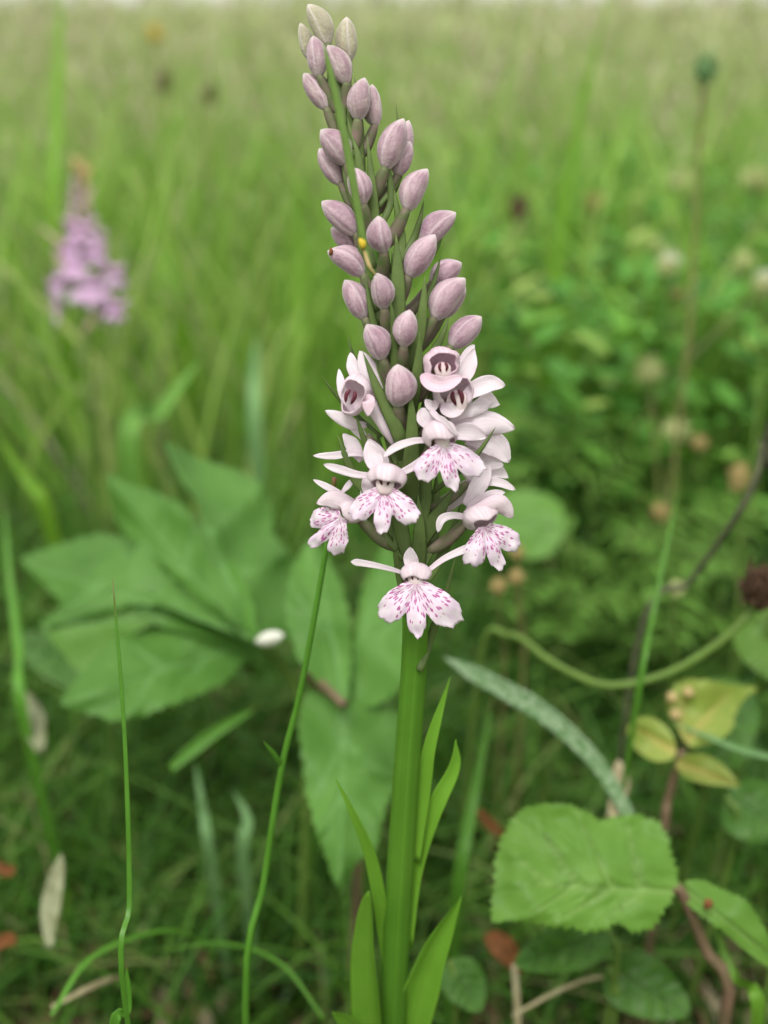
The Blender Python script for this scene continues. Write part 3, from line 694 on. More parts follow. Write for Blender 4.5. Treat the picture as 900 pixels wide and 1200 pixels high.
# ---------------------------------------------------------------- single grass blades, nearest first
def blade(label, pts, w, mat='grass1', name='grass_shoot', prof='blade', cup=.2, fold=.5, th=.0003, extra=None, toground=True, n=28, group=None, twist=0, cat='grass'):
    p = [P(x, y, d) for x, y, d in pts]
    if toground:
        b = p[0]; p = [Vector((b.x + (b.x - p[1].x) * .15, b.y + .012, 0))] + p if b.z > .01 else p
    mb = MB(); strap(mb, p, w * S(pts[0][2]), max(th, .15 * w * S(pts[0][2])) if w < 9 else th, VIEW, prof, cup=cup, fold=fold, n=n, na=8, twist=twist)
    o = mb.build(name, M[mat], None, p[0]); tag(o, label, cat, group); return o
blade('thin upright green grass blade with reddish tip, in focus at the lower left', [(150,1200,.158), (152,1050,.155), (146,860,.152), (132,677,.150)], 8, prof=[(0, .9), (.5, .8), (.9, .5), (1, .05)], fold=.2)
blade('shorter green blade wrapped round the foot of the red-tipped blade', [(140,1260,.165), (150,1180,.16), (148,1128,.158)], 13)
gs_ = empty('grass_tuft', P(285,1210,.175) * 1.0, 'thin dark grass stem slanting up to the lowest left floret', 'grass')
gs_.location.z = 0
pp = [gs_.location.copy()] + [P(*q) for q in ((288,1200,.176), (310,1030,.172), (330,900,.168), (352,810,.165), (376,680,.160), (388,600,.158), (392,560,.156))]
mb = MB(); tube(mb, pp, 4.8 * S(.17), 2.8 * S(.16), n=34, na=10); mb.build('stalk', M['grass1'], gs_)
mb = MB(); strap(mb, [P(331,900,.168), P(322,885,.166), P(308,868,.164)], 7 * S(.168), .0003, VIEW, 'blade'); mb.build('leaf', M['grass1'], gs_)
# pale stem leaning across the upper buds
gs2 = empty('grass_tuft', P(600,1330,.15), 'pale green grass tip with a yellow knot lying across the upper buds', 'grass')
gs2.location = P(436,330,.134)
mb = MB(); strap(mb, [P(436,328,.1345), P(428,292,.1335), P(421,255,.1325), P(408,180,.1305), P(393,110,.129), (P(379,50,.1275))], 10 * S(.132), 4 * S(.132), VIEW, [(0, .35), (.1, .7), (.3, .8), (.6, 1), (.9, .7), (1, .1)], n=30, na=10)
mb.build('blade', M['grasspale'] if False else M['gstalk'], gs2)
mb = MB(); bud_mesh(mb, P(426,292,.1332), P(421,279,.1330), 9 * S(.133), 1, VIEW, n=10, na=10); mb.build('knot', M['yellow'], gs2)
mb = MB(); strap(mb, [P(426,290,.1335), P(433,312,.1335), P(442,324,.134)], 5 * S(.133), 3 * S(.133), VIEW, 'lance', n=10); mb.build('sheath', M['tanhead'], gs2)

BL = 'single grass blades standing behind the orchid'
blade('broad pale dewy grass blade slanting down right of the orchid stem', [(742,965,.225), (700,895,.225), (640,838,.225), (575,800,.23), (520,770,.235)], 25, 'frost', prof=[(0,.6),(.3,.8),(.6,1),(.85,.8),(1,.05)], fold=.2, toground=False)
blade('thin grass blade crossing the arching stem on the right', [(742,850,.22), (765,720,.225), (785,620,.23), (796,568,.235)], 7)
blade('green blade rising straight behind the orchid stem leaves', [(535,1060,.24), (556,930,.245), (578,815,.25)], 17, 'grass1')
blade('bright green blade pointing to the lower right corner', [(885,1210,.20), (858,1140,.205), (835,1080,.21)], 17, 'oleaf')
blade('pale thin blade crossing right edge by the yellowing leaves', [(920,892,.22), (860,875,.225), (785,845,.23)], 8, 'grasspale', toground=False)
blade('yellow-green upright blade at the left edge', [(30,850,.27), (22,760,.28), (12,680,.29), (3,580,.30)], 14, 'grass1')
blade('bright grass blade rising left of the spike to the horizon', [(345,470,.55), (348,360,.55), (352,230,.55)], 22, 'grassy', group=BL)
blade('blue-green bent grass blade leaning right behind the big lobed leaf', [(150,540,.34), (190,480,.36), (235,420,.38)], 26, 'lobed_pale', toground=True)
blade('tall grass blade at the top left corner', [(66,300,.5), (68,120,.5), (72,-30,.5)], 16, 'grassy')
blade('tall slanting blade right of the flower spike top', [(640,420,.5), (668,200,.48), (716,-20,.46)], 15, 'grassy')
blade('long yellow-green blade left of the round green head', [(780,520,.5), (800,380,.5), (812,250,.5)], 15, 'grassy')
blade('upright light green blade just right of the lilac orchid', [(215,400,.52), (190,280,.52), (160,150,.5)], 20, 'grassy')
blade('pale blade beside the flower buds on the left', [(300,520,.46), (298,440,.46), (302,390,.46)], 16, 'grasspale')
blade('slanting blade under the lilac orchid', [(60,620,.36), (30,560,.36), (-10,500,.36)], 18, 'grassy')
blade('arching grass blade at the bottom left', [(60,1190,.20), (110,1120,.21), (200,1090,.22), (260,1120,.23)], 7, 'grass1', toground=False)
blade('dull green arching blade at the bottom centre left', [(380,1195,.21), (330,1130,.215), (260,1105,.22), (180,1115,.22)], 5, 'grass1', toground=False)
blade('dull upright blade left of the hanging lobed leaf', [(247,1010,.27), (238,950,.27), (228,890,.275)], 14, 'grasspale')
blade('light grey-green blade with curled tip left of the hanging leaf', [(285,1010,.27), (290,960,.27), (272,925,.275)], 15, 'grasspale')
blade('slanting blade touching the lobed leaf lower edge', [(200,900,.25), (250,860,.255), (300,830,.26)], 16, 'grass1', toground=False)

# ---------------------------------------------------------------- outline leaves
def outleaf(name, outline, ctr, d0, gx, gy, veins, mat, parent, serr=0, keel=.0, curl=.0, n=150, rings=14, seed=1, wave=.002, veinw=6, sub=0, label=None, into=None):
    cx, cy = ctr; k = S(d0)
    pts = [Vector((x, y, 0)) for x, y in outline]; m = len(pts); ob = []
    for i in range(n):
        t_ = i / n * m; a = int(t_); u = t_ - a
        q = [pts[(a + j - 1) % m] for j in range(4)]
        c_ = .5 * (2 * q[1] + (q[2] - q[0]) * u + (2 * q[0] - 5 * q[1] + 4 * q[2] - q[3]) * u * u + (3 * q[1] - q[0] - 3 * q[2] + q[3]) * u ** 3)
        if serr:
            dr = (c_ - Vector((cx, cy, 0))).normalized(); c_ += dr * serr * (((i * 0.37 * 1.0) % 1) - .5)
        ob.append(c_)
    def vd(x, y):
        b = 1e9
        for (x0, y0, x1, y1) in veins:
            dx, dy = x1 - x0, y1 - y0; t_ = max(0, min(1, ((x - x0) * dx + (y - y0) * dy) / (dx * dx + dy * dy)))
            b = min(b, math.hypot(x - x0 - dx * t_, y - y0 - dy * t_) / (1.15 - t_))
        return b
    V = []; A = []; F = []
    for j in range(rings):
        r = (j + .02) / (rings - 1) if j else 0
        r = min(r, 1)
        for i in range(n):
            x = cx + (ob[i].x - cx) * r; y = cy + (ob[i].y - cy) * r
            v = vd(x, y); e = math.exp(-(v / veinw) ** 2)
            d = d0 + (x - cx) * gx * k + (y - cy) * gy * k + e * .0012 + keel * k * min(v, 70) * (1 if r < 1 else 1.15) + curl * r * r + wave * noise.noise(Vector((x * .02, y * .02, seed))) - .00015 * math.sin(v * .45 / max(veinw, 1) * 3) * (1 if sub else 0)
            V.append(P(x, y, d)); A.append((r, v * .01, e))
    for j in range(rings - 1):
        for i in range(n): a = (i + 1) % n; F.append((j * n + i, j * n + a, (j + 1) * n + a, (j + 1) * n + i))
    if into is not None: into.add(V, F, A); return None
    mb = MB(); mb.add(V, F, A); o = mb.build(name, M[mat], parent)
    if label: o['label'] = label
    return o
def zz(pts, ox, oy, s): return [(ox + x * s, oy + y * s) for x, y in pts]
# big lobed leaf left
lp = empty('lobed_plant', Vector((P(330,760,.262).x, P(330,760,.262).y, 0)), 'plant with one big lobed hand-shaped green leaf left of the orchid', 'leafy plant')
lobes = MB()
outleaf('leaf', [(305,752),(250,700),(240,645),(232,592),(211,560),(193,518),(224,533),(262,546),(300,562),(318,590),(322,625),(345,655),(364,690),(356,735),(332,752)], (285, 660), .262, .9, -.9, [(303,752,195,522),(270,680,330,650),(245,625,305,570),(275,690,240,640)], 'lobed', lp, serr=6, keel=.22, n=110, rings=12, wave=.004, seed=3, veinw=3.2, into=lobes)
outleaf('leaf', [(296,752),(232,702),(182,655),(152,632),(133,602),(126,558),(155,568),(198,583),(225,603),(250,640),(284,676),(300,726)], (210, 660), .270, -1.0, -.3, [(296,750,129,565),(220,670,225,610),(190,630,200,590),(220,670,170,640)], 'lobed', lp, serr=6, keel=.25, n=100, rings=11, wave=.004, seed=4, veinw=3.2, into=lobes)
outleaf('leaf', [(298,748),(232,726),(178,708),(120,718),(48,734),(70,708),(50,685),(26,656),(60,641),(110,626),(150,630),(200,636),(262,684)], (150, 682), .276, -.2, -1.3, [(298,748,30,660),(180,695,130,632),(120,680,80,715),(210,710,160,650)], 'lobed', lp, serr=7, keel=.25, n=100, rings=11, wave=.004, seed=5, veinw=3.2, into=lobes)
outleaf('leaf', [(312,748),(290,772),(262,800),(225,817),(190,830),(148,845),(108,838),(72,822),(95,790),(120,762),(152,736),(200,722),(250,724),(292,736)], (195, 778), .262, .2, -1.1, [(308,748,78,822),(240,770,190,728),(190,785,140,745),(240,770,210,815),(180,788,150,838)], 'lobed', lp, serr=7, keel=.25, n=110, rings=12, wave=.004, seed=6, veinw=3.2, into=lobes)
outleaf('leaf', [(236,628),(300,640),(366,690),(356,738),(318,756),(290,768),(232,745),(176,728),(150,690),(160,640),(196,628)], (265, 700), .2745, .1, -.6, [(303,752,230,640),(303,752,170,690)], 'lobed', lp, n=60, rings=8, wave=.003, seed=12, into=lobes)
lobes.build('leaf', M['lobed'], lp)
mb = MB(); tube(mb, [lp.location.copy(), P(360,900,.275), P(345,800,.268), P(306,752,.262)], .0014, .001); mb.build('stalk', M['gstalk'], lp)
mb = MB(); bud_mesh(mb, P(300,752,.246), P(333,744,.245), 17 * S(.26), 1, VIEW, bend=0, n=12, na=14); o = mb.build('fluff_tuft', M['white'], None); tag(o, 'small white tuft resting on the joint of the big lobed leaf', 'tuft')
# pale underside fold of the leaf
outleaf('leaf', zz([(110,520),(160,590),(200,640),(245,655),(300,600),(350,545),(470,500),(540,480),(480,452),(400,432),(300,452),(200,480)], 0, 500, .4444), (135, 735), .272, -.1, -.3, [(45,735,230,715)], 'lobed_pale', lp, n=70, rings=8, wave=.003, label='yellow-green lower leaf half in shade')
# second lobed leaf behind the stem
lp2 = empty('lobed_plant', Vector((P(400,830,.25).x, P(400,830,.25).y, 0)), 'plant with a hanging lobed leaf directly behind the orchid stem', 'leafy plant')
lobes = MB()
outleaf('leaf', [(403,822),(362,812),(350,850),(356,905),(366,960),(380,1000),(397,1040),(418,1012),(442,992),(450,955),(462,925),(474,885),(482,850),(450,828)], (408, 900), .236, .3, -.9, [(403,824,398,1034),(402,870,370,930),(402,870,455,910),(400,930,375,975),(400,930,440,965)], 'lobed', lp2, serr=7, keel=.25, n=110, rings=12, wave=.004, seed=8, veinw=3.2, into=lobes)
outleaf('leaf', [(403,826),(372,800),(345,762),(335,712),(345,660),(368,632),(385,655),(402,690),(412,740),(410,790)], (375, 725), .250, .6, -.6, [(403,824,368,640),(385,740,350,700)], 'lobed', lp2, serr=6, keel=.25, n=90, rings=10, wave=.004, seed=9, veinw=3.2, into=lobes)
outleaf('leaf', [(403,826),(412,780),(418,720),(432,670),(452,640),(476,668),(492,705),(486,760),(470,805),(440,826)], (448, 735), .254, -.6, -.6, [(403,824,452,648),(440,745,480,710)], 'lobed', lp2, serr=6, keel=.25, n=90, rings=10, wave=.004, seed=10, veinw=3.2, into=lobes)
lobes.build('leaf', M['lobed'], lp2)
mb = MB(); tube(mb, [lp2.location.copy(), P(420,900,.26), P(360,790,.252), P(403,826,.237)], .0012, .001); mb.build('stalk', M['reddish'], lp2)
# more, blurrier broad leaves
def simple_leaf_plant(label, cx, cy, L_, W_, ang, d, mat, stalkmat='gstalk', name='leafy_plant', serr=2, cat='leafy plant', gy=-.5, wave=.004):
    a = rad(ang); ux, uy = math.cos(a), math.sin(a); out = []
    for k in range(18):
        th = 2 * math.pi * k / 18; r = .5 * L_; x = math.cos(th) * r; y = math.sin(th) * W_ * .5 * (1 - .35 * math.cos(th))
        out.append((cx + x * ux - y * uy, cy + x * uy + y * ux))
    bx, by = cx - ux * L_ * .48, cy - uy * L_ * .48; tx, ty = cx + ux * L_ * .48, cy + uy * L_ * .48
    g_ = P(bx, by, d); e = empty(name, Vector((g_.x, g_.y + .01, 0)), label, cat)
    vs_ = [(bx, by, tx, ty)]
    for q in (.15, .35, .55, .72):
        for sg in (-1, 1):
            mx, my = bx + (tx - bx) * q, by + (ty - by) * q
            vs_.append((mx, my, mx + ux * L_ * .2 - sg * uy * W_ * .4, my + uy * L_ * .2 + sg * ux * W_ * .4))
    outleaf('leaf', out, (cx, cy), d, 0, gy, vs_, mat, e, serr=serr, n=70, rings=10, wave=wave, seed=cx * .1, veinw=max(2, W_ * .03))
    mb = MB(); tube(mb, [e.location.copy(), P(bx + 6, by + 60, d + .004), P(bx, by, d)], .0008, .0006); mb.build('stalk', M[stalkmat], e); return e
simple_leaf_plant('bright green rounded leaf right of the lowest spotted florets', 612, 612, 100, 76, 195, .36, 'lobed_pale')
simple_leaf_plant('dark green rounded leaf behind the yellowing sprig on the right', 845, 850, 110, 90, 80, .255, 'dkleaf')
simple_leaf_plant('mid green leaf at the right edge under the brown seed head', 905, 755, 95, 80, 70, .26, 'bramble')
simple_leaf_plant('dark green leaf at the right edge below the yellowing sprig', 890, 955, 90, 70, 30, .24, 'dkleaf')
simple_leaf_plant('small dark leaf under the bramble leaf', 660, 1110, 120, 60, 160, .215, 'dkleaf')
simple_leaf_plant('small pale leaf low between the orchid leaves and bramble', 545, 1155, 70, 50, 60, .22, 'lobed')
simple_leaf_plant('broad dim green leaf low at the far left', 70, 770, 120, 60, 200, .31, 'lobed')
simple_leaf_plant('dim green leaf in the shade at the bottom right', 760, 1160, 110, 70, 30, .22, 'dkleaf')

# bramble sprig
br = empty('bramble_sprig', Vector((P(810,1060,.2).x, P(810,1060,.2).y, 0)), 'bramble shoot with a large toothed green leaf at the lower right', 'bramble')
B1 = zz([(112,200),(150,175),(205,163),(260,165),(320,180),(380,212),(440,200),(500,200),(560,222),(592,270),(605,330),(622,400),(612,440),(585,490),(540,548),(480,562),(430,535),(375,562),(290,552),(200,540),(120,525),(48,530),(42,470),(50,400),(62,300),(85,245)], 560, 880, .3778)
vb = [(800,1045,595,1050)]; bx, by = 790, 1045
vb = [(bx, by, 600, 1035), (760,1040,700,1085), (720,1038,650,1082), (680,1036,615,1075), (750,1038,735,965), (715,1037,680,960), (675,1036,630,965), (640,1036,600,1000)]
outleaf('leaf', B1, (700, 1015), .197, .10, -.45, vb, 'bramble', br, serr=8, n=200, rings=18, wave=.003, keel=.15, seed=5, veinw=4, sub=1)
B2 = zz([(640,405),(700,402),(760,430),(820,455),(860,500),(905,580),(940,680),(900,670),(830,620),(760,560),(690,510),(640,460)], 560, 880, .3778)
outleaf('leaf', B2, (855, 1075), .198, 0, -.4, [(800,1040,905,1120)], 'bramble', br, serr=4, n=90, rings=10, wave=.003, seed=9, veinw=3)
mb = MB(); bud_mesh(mb, P(826,1056,.194), P(835,1062,.194), 14 * S(.195), 1, VIEW, n=10, na=10); mb.build('leaf_spot', M['orange'], br)
mb = MB(); tube(mb, [br.location.copy(), P(850,1200,.206), P(825,1110,.203), P(800,1048,.199), P(788,1040,.1985)], .0013, .0009); mb.build('stem', M['reddish'], br)
# yellowing sprig
ys = empty('yellowing_sprig', Vector((P(785,960,.23).x, P(785,960,.23).y, 0)), 'sprig with three yellowing leaves on a purplish stalk, right', 'sprig')
def Z3(p): return zz(p, 560, 640, .3778)
outleaf('leaf', Z3([(462,570),(480,540),(520,528),(560,540),(600,580),(615,630),(600,662),(550,668),(500,640),(475,610)]), (764,868), .228, 0, -.4, [(790,880,740,850)], 'yleaf', ys, n=60, rings=8, wave=.003)
outleaf('leaf', Z3([(590,470),(620,425),(680,412),(760,425),(865,440),(830,470),(800,520),(780,580),(720,610),(670,625),(640,600),(610,550),(590,510)]), (820,836), .232, 0, -.5, [(795,880,850,815),(795,880,800,820)], 'yleaf', ys, serr=4, n=70, rings=8, wave=.005)
outleaf('leaf', Z3([(615,680),(640,648),(700,645),(750,670),(790,710),(812,745),(760,745),(690,735),(640,715)]), (824,903), .226, 0, -.4, [(795,895,862,918)], 'yleaf', ys, n=60, rings=8, wave=.003)
mb = MB(); tube(mb, [ys.location.copy(), P(775,1000,.238), P(782,940,.234), P(800,880,.229)], .0011, .0008); mb.build('stalk', M['reddish'], ys)
for k, q in enumerate([(786,818), (790,838), (805,812)]):
    mb = MB(); bud_mesh(mb, P(q[0], q[1] + 6, .231), P(q[0] + 1, q[1] - 8, .231), 15 * S(.23), 1, VIEW, n=8, na=10); mb.build('leaf_edge', M['tanhead'], ys)

# ---------------------------------------------------------------- stems and seed heads
def knobby(mb, c, r, n=60, spike=.45, tall=1.0, seed=0, dir_=None):
    """a seed head: many small scales round a core"""
    V = []; F = []; A = []
    g_ = math.pi * (3 - 5 ** .5)
    nt_, nz = 12, 8
    for i in range(nz):
        ph = math.pi * (i + .5) / nz
        for j in range(nt_):
            a = 2 * math.pi * j / nt_; V.append(c + Vector((math.sin(ph) * math.cos(a), math.sin(ph) * math.sin(a), math.cos(ph) * tall)) * r * .8); A.append((0, 0, 0))
    for i in range(nz - 1):
        for j in range(nt_): k = (j + 1) % nt_; F.append((i * nt_ + j, (i + 1) * nt_ + j, (i + 1) * nt_ + k, i * nt_ + k))
    F.append(tuple(range(nt_))); F.append(tuple((nz - 1) * nt_ + j for j in range(nt_))[::-1]); mb.add(V, F, A)
    for i in range(n):
        z = 1 - 2 * (i + .5) / n; q = math.sqrt(1 - z * z); a = g_ * i + seed; nrm_ = Vector((q * math.cos(a), q * math.sin(a), z * tall)).normalized()
        up_ = (Vector((0, 0, 1)) - nrm_ * nrm_.z * .6).normalized(); sd_ = nrm_.cross(up_)
        if sd_.length < 1e-4: sd_ = Vector((1, 0, 0))
        sd_.normalize(); b = c + Vector((q * math.cos(a), q * math.sin(a), z * tall)) * r * .78; e = r * spike * (.5 + 1.3 * rng.random())
        tip = b + nrm_ * e * .8 + up_ * e * .7; V = [b - sd_ * r * .2, b + sd_ * r * .2, b + nrm_ * e * .5 + sd_ * r * .12, b + nrm_ * e * .5 - sd_ * r * .12, tip]
        mb.add(V, [(0, 1, 2, 3), (3, 2, 4)], [(0, 0, 0)] * 5)
    return mb
def headed(label, hx, hy, rpx, d, hmat, smat, path, sr=1.8, tall=1.0, name='seed_head_stalk', cat='seed head', group=None, crown=None, n=60):
    pts = [P(x, y, dd) for x, y, dd in path]; b = pts[0]; g_ = Vector((b.x, b.y, 0)); e = empty(name, g_, label, cat, group)
    mb = MB(); tube(mb, [g_] + pts + [P(hx, hy, d)], sr * 1.15 * S(d), sr * .8 * S(d), n=26); mb.build('stalk', M[smat], e)
    mb = MB(); knobby(mb, P(hx, hy, d), rpx * S(d), n=n, tall=tall); mb.build('head', M[hmat], e)
    if crown:
        mb = MB(); c_ = P(hx + 3, hy - rpx * .55, d); knobby(mb, c_, rpx * .8 * S(d), n=40, spike=.6, tall=.6); mb.build('crown', M[crown], e)
    return e
headed('round dark green bud head with pale crown on a tall stalk at the upper right', 827, 80, 16, .33, 'greenhead', 'olive', [(803,430,.36), (813,300,.35), (819,180,.34)], 3.2, 1.1, crown='palehead')
GP = 'pale faded flower heads in the grass on the right'
headed('pale cream head below the round green head, left of two', 782, 312, 14, .45, 'palehead', 'gstalk', [(790,520,.47), (784,400,.46)], 2.5, .8, group=GP, crown='white')
headed('small pale cream head low right of the pair', 812, 356, 12, .46, 'palehead', 'gstalk', [(810,520,.47), (812,420,.46)], 2.2, .8, group=GP)
headed('little tan head just left of the small cream one', 795, 346, 8, .46, 'tanhead', 'gstalk', [(796,500,.47), (793,400,.46)], 2, .9, group=GP)
headed('cream head alone in the middle of the grass right of the spotted florets', 760, 436, 16, .42, 'palehead', 'olive', [(775,640,.44), (768,520,.43)], 2.8, .85, group=GP)
headed('pale greenish head close to the right edge', 895, 334, 13, .40, 'palehead', 'gstalk', [(880,560,.42), (893,430,.41)], 3, .9, group=GP, crown='white')
headed('faint tan head left of the one at the right edge', 873, 308, 13, .50, 'palehead', 'gstalk', [(870,480,.52), (872,390,.51)], 2.4, .8, group=GP)
headed('yellow-green head near the upper right edge', 886, 212, 19, .62, 'palehead', 'gstalk', [(880,420,.64), (884,300,.63)], 3, .7, group=GP)
headed('yellow-green head left of the stalk under the round green head', 802, 216, 17, .65, 'palehead', 'gstalk', [(800,420,.67), (801,300,.66)], 3, .8, group=GP)
headed('long tan seed head right, beside the dark leaning stem', 866, 560, 12, .34, 'tanhead', 'gstalk', [(862,760,.36), (866,640,.35)], 2.8, 1.7, group=GP)
headed('round tan head above the arching stem', 773, 600, 10, .36, 'tanhead', 'gstalk', [(776,760,.38), (775,670,.37)], 2.6, .9, group=GP)
headed('faded cream head beneath the lone cream one', 792, 505, 15, .40, 'palehead', 'gstalk', [(795,680,.42), (793,600,.41)], 2.6, .8, group=GP)
headed('pinkish tan head beside the faded cream one', 820, 520, 10, .42, 'tanhead', 'gstalk', [(822,690,.44), (821,600,.43)], 2.6, .8, group=GP)
headed('tiny pale head beside the arching stem', 793, 690, 9, .27, 'palehead', 'gstalk', [(790,780,.29), (792,730,.28)], 2, 1, group=GP)
headed('small orange ball right below the rightmost spotted lip', 605, 676, 9, .27, 'tanhead', 'olive', [(612,800,.29), (608,730,.28)], 2, 1, group='three small orange balls below the right florets')
headed('small orange ball left of its twin below the right florets', 584, 687, 9, .268, 'tanhead', 'olive', [(590,800,.29), (587,740,.28)], 2, 1, group='three small orange balls below the right florets')
headed('dim orange ball half hidden behind the right spotted lip', 606, 648, 8, .28, 'tanhead', 'olive', [(614,790,.30), (610,710,.29)], 2, 1, group='three small orange balls below the right florets')
headed('tiny brown head far off, left of the flower tip', 192, 98, 9, .8, 'brown', 'olive', [(190,260,.82), (191,180,.8)], 2, 1.3, group='little brown heads in the far grass')
headed('tiny brown head far off, between the lilac orchid and the flower tip', 246, 112, 9, .8, 'brown', 'olive', [(244,260,.82), (245,180,.8)], 2, 1.2, group='little brown heads in the far grass')
headed('tiny brown head far off, right of the flower spike', 608, 246, 12, .6, 'brown', 'olive', [(606,420,.62), (607,330,.6)], 2.5, 1.5, group='little brown heads in the far grass')
headed('small yellow flower far off at the top left', 181, 42, 11, 1.2, 'yellow', 'gstalk', [(180,160,1.25), (181,90,1.2)], 2, .7, name='yellow_flower', cat='flower')
headed('orange-tan head low in the grass left of the long stalk', 700, 240, 13, .7, 'tanhead', 'olive', [(700,380,.72), (700,300,.7)], 2.5, .8, group=GP)
headed('silvery head over the grass left of the cream pair', 765, 287, 12, .55, 'palehead', 'gstalk', [(735,460,.57), (740,360,.56)], 2.5, .8, group=GP)
headed('pale far head at the top of the meadow', 622, 62, 13, 1.1, 'palehead', 'gstalk', [(622,220,1.15), (622,140,1.12)], 2.5, .8, group=GP)

# arching stem with brown head
ar = empty('arching_stem', Vector((P(540,860,.28).x, P(540,860,.28).y, 0)), 'arching green stem sagging across the right side to a brown seed head', 'seed head')
mb = MB(); tube(mb, [ar.location.copy(), P(560,790,.27), P(596,744,.258), P(650,778,.247), (P(710,803,.238)), P(780,790,.234), P(840,755,.23), P(876,722,.228), P(890,700,.228)], 4 * S(.24), 5 * S(.23), n=50, na=10); mb.build('stalk', M['gstalk'], ar)
mb = MB(); knobby(mb, P(892,690,.226), 24 * S(.226), n=110, tall=.9, spike=.5); mb.build('head', M['brown'], ar)
# dark leaning stem, right edge
dk = empty('dark_stem', Vector((P(745,760,.25).x, P(745,760,.25).y, 0)), 'dark leaning stalk with a black-brown spike head at the right edge', 'seed head')
mb = MB(); tube(mb, [dk.location.copy(), P(745,765,.25), P(810,680,.24), P(860,610,.225), P(884,565,.22), P(896,520,.218)], 3.5 * S(.24), 4.5 * S(.22), n=40); mb.build('stalk', M['dkstalk'], dk)
mb = MB(); knobby(mb, P(908,520,.218), 17 * S(.22), n=150, tall=2.4, spike=.35); mb.build('head', M['dkstalk'], dk)

# dead leaves
def dead(label, pts, w, mat, cat='dead leaf', prof='petal'):
    p = [P(*q) for q in pts]; mb = MB(); strap(mb, p, w * S(pts[0][2]), .0003, VIEW, prof, cup=.3, n=16, na=10, ripple=.15, twist=.4); o = mb.build('dead_leaf', M[mat], None); tag(o, label, cat)
dead('bleached narrow dead leaf standing in the turf at the lower left', [(58,1110,.225), (60,1060,.23), (72,1000,.235)], 24, 'deadw')
dead('grey-white withered leaf at the left below the big leaf', [(48,880,.27), (40,845,.275), (26,810,.28)], 30, 'deadw')
dead('rust orange dead leaf right of the orchid leaves', [(612,1140,.235), (590,1110,.235), (568,1096,.238)], 30, 'orange')
dead('orange-brown scrap at the left edge', [(-10,1010,.25), (8,1018,.25), (16,1014,.25)], 18, 'orange')
dead('brown curled leaf at the bottom left corner', [(-8,1110,.23), (10,1100,.23), (20,1108,.23)], 20, 'orange')
dead('tan withered leaf at the right above the bramble leaf', [(715,960,.225), (726,920,.228), (724,890,.23)], 26, 'straw')
dead('yellow dry stalk standing under the rust leaf', [(606,1240,.225), (606,1180,.225), (602,1130,.228)], 8, 'straw', 'dry stalk', 'tube')
dead('thin brown scrap between the orchid leaves and the rust leaf', [(560,950,.27), (575,965,.27), (600,990,.27)], 14, 'orange')
dead('tan straw lying at the bottom left', [(60,1180,.21), (120,1150,.215), (150,1145,.22)], 9, 'straw', 'straw')
dead('pale straw crossing below the bramble leaf', [(600,1190,.215), (680,1150,.22), (760,1140,.225)], 6, 'straw', 'straw', 'blade')

# ---------------------------------------------------------------- vetch-like plants on the right
lf = MB(); strap(lf, [Vector((0, 0, 0)), Vector((0, .006, .001)), Vector((0, .011, 0))], .0036, .0002, Vector((0, 0, 1)), 'ellip', n=7, na=6, cup=.2)
leaflet_me = lf.build('leaflet', M['bramble'], None).data; bpy.data.objects.remove(bpy.data.objects['leaflet'])
spots = [(640,480,.46,'first seen from the spotted florets'), (700,470,.50,''), (745,540,.44,''), (690,560,.42,''), (800,560,.46,''), (650,560,.48,''), (850,470,.52,''), (740,620,.38,''), (840,620,.38,''), (680,640,.38,''), (880,650,.36,''), (640,420,.6,''), (800,650,.36,'')]
HG = 'pinnate vetch plants massed on the right behind the orchid'
wh = ['just right of the upper spotted florets', 'below the bright patch of grass', 'behind the tan heads', 'in the middle of the green mass', 'beside the pinkish tan head', 'behind the rounded bright leaf', 'near the right edge above the tan spike', 'over the arching stem', 'left of the dark leaning stalk', 'low behind the orange balls', 'at the right edge above the brown head', 'high and far beside the buds', 'between the arching stem and the tan spike']
for i, (x, y, d, _) in enumerate(spots):
    c = P(x, y, d); e = empty('vetch_plant', Vector((c.x, c.y + .01, 0)), 'green vetch plant with small leaflets ' + wh[i], 'vetch', HG)
    top = c - e.location; mb = MB(); tube(mb, [e.location.copy(), e.location + top * .6 + Vector((.004, 0, 0)), c], .0008, .0005, n=8, na=6); mb.build('stem', M['gstalk'], e)
    for k in range(5):
        a = rng.random() * 6.28; h0 = e.location + top * (.5 + .12 * k); dr = Vector((math.cos(a), math.sin(a) * .6, rng.uniform(-.1, .5))).normalized(); Lr = rng.uniform(.035, .055)
        pth = [h0, h0 + dr * Lr * .5 + Vector((0, 0, .004)), h0 + dr * Lr]; mb = MB(); tube(mb, pth, .0004, .0003, n=6, na=5); lo = mb.build('leaf', M['gstalk'], e)
        cc = catmull(pth, 9)
        for q in range(1, 9):
            for sg in (-1, 1):
                ob = link(bpy.data.objects.new('leaflet', leaflet_me)); ob.parent = lo; ob.location = cc[q] - h0
                sd_ = dr.cross(Vector((0, 0, 1))).normalized() * sg + dr * .5; ob.rotation_euler = (rng.uniform(-.3, .3), rng.uniform(-.3, .3), math.atan2(sd_.y, sd_.x) - math.pi / 2); ob.scale = (1, 1, 1) if q < 7 else (.7, .7, .7)

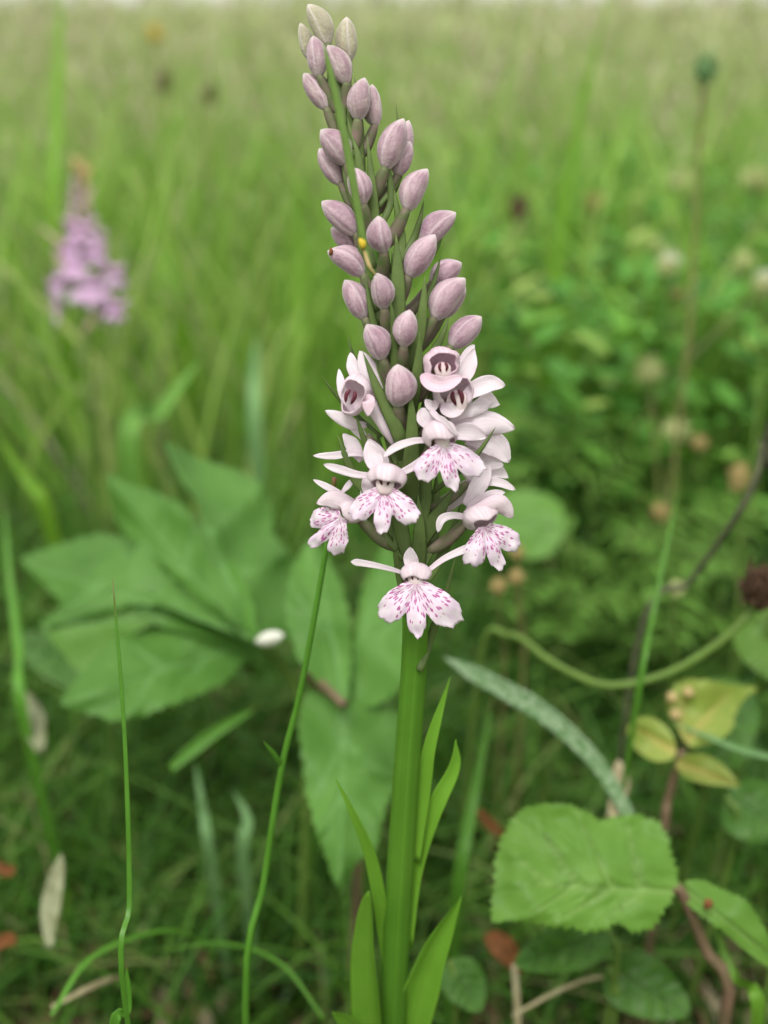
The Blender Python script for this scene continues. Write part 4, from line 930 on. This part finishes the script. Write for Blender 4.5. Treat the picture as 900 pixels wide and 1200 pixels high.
# ---------------------------------------------------------------- second orchid, left and further back
D2 = .44
o2b = P(112, 640, .47); o2 = empty('lilac_orchid', Vector((o2b.x, o2b.y, 0)), 'blurred lilac-pink orchid with a brown withered tip at the left', 'orchid')
ax2 = [o2.location.copy(), P(110, 560, .455), P(98, 385, D2), P(92, 280, D2), P(92, 195, D2)]
mb = MB(); tube(mb, ax2, .0026, .0008, n=26, na=10); mb.build('stem', M['gstalk'], o2)
s2 = S(D2)
def A2x(y): return 92 + (y - 195) * .03
AXT2 = AXT; 
def frame2(px, py, dz, R):
    o = P(px, py, D2 - dz * s2)
    def L(x, y, z):
        v = R @ Vector((x, -y, z)); return o + s2 * (v.x * RT + v.z * UP + v.y * FW)
    return L, s2
ga = 2.4; k = 0
for i in range(22):
    t_ = (i / 21) ** 1.2; y = 366 - 96 * t_ + rng.uniform(-7, 7); a = ga * i; rr = (44 if t_ < .62 else 44 - 90 * (t_ - .62)) * rng.uniform(.6, 1.12); x = A2x(y) + rr * math.sin(a); dz = rr * math.cos(a)
    if y > 345 and abs(x - A2x(y)) < 20: continue
    L, s = frame2(x, y, dz, rotm(math.degrees(math.atan2(math.sin(a), math.cos(a))) * .8, -4, rng.uniform(-12, 12)))
    f = hood(L, s, 7.5, 6.5, mat='p2', parent=o2)
    lip(f, L, s, rng.uniform(15, 27), wx=rng.uniform(.8, 1.3), oy=-4, seed=rng.random(), mat='p2l', res=(33, 7), y0=1)
    for sg in (-1, 1):
        mb = MB(); strap(mb, [L(sg * 4, 0, 1), L(sg * 12, 1, 6), L(sg * 19, 0, 9)], 6 * s, 1.2 * s, VIEW, 'sepal', n=8, na=6); mb.build('sepal', M['p2'], f)
for i in range(34):
    t_ = i / 33; y = 282 - 88 * t_; a = ga * i; rr = 15 - 10 * t_; p0 = P(A2x(y) + rr * .4 * math.sin(a), y, D2 - rr * .4 * math.cos(a) * s2); p1 = P(A2x(y) + rr * 1.3 * math.sin(a), y - 14 + 3 * t_, D2 - rr * 1.3 * math.cos(a) * s2)
    mb = MB(); bud_mesh(mb, p0, p1, (9 - 3.5 * t_) * s2, 1 - t_, VIEW, n=8, na=9); mb.build('bud', M['b2'] if i < 27 else M['tanhead'], o2)
for (x0, y0, x1, y1) in ((84, 300, 40, 262), (98, 250, 112, 215), (96, 222, 108, 190), (80, 330, 60, 290), (98, 392, 118, 365), (92, 205, 84, 185), (95, 200, 108, 205)):
    mb = MB(); strap(mb, [P(x0, y0, D2 - .004), P((x0 + x1) / 2, (y0 + y1) / 2 - 3, D2 - .006), P(x1, y1, D2 - .005)], 8 * s2, 1.2 * s2, VIEW, 'lance', n=8, na=6); mb.build('bract', M['straw' if y0 > 230 else 'tanhead'], o2)
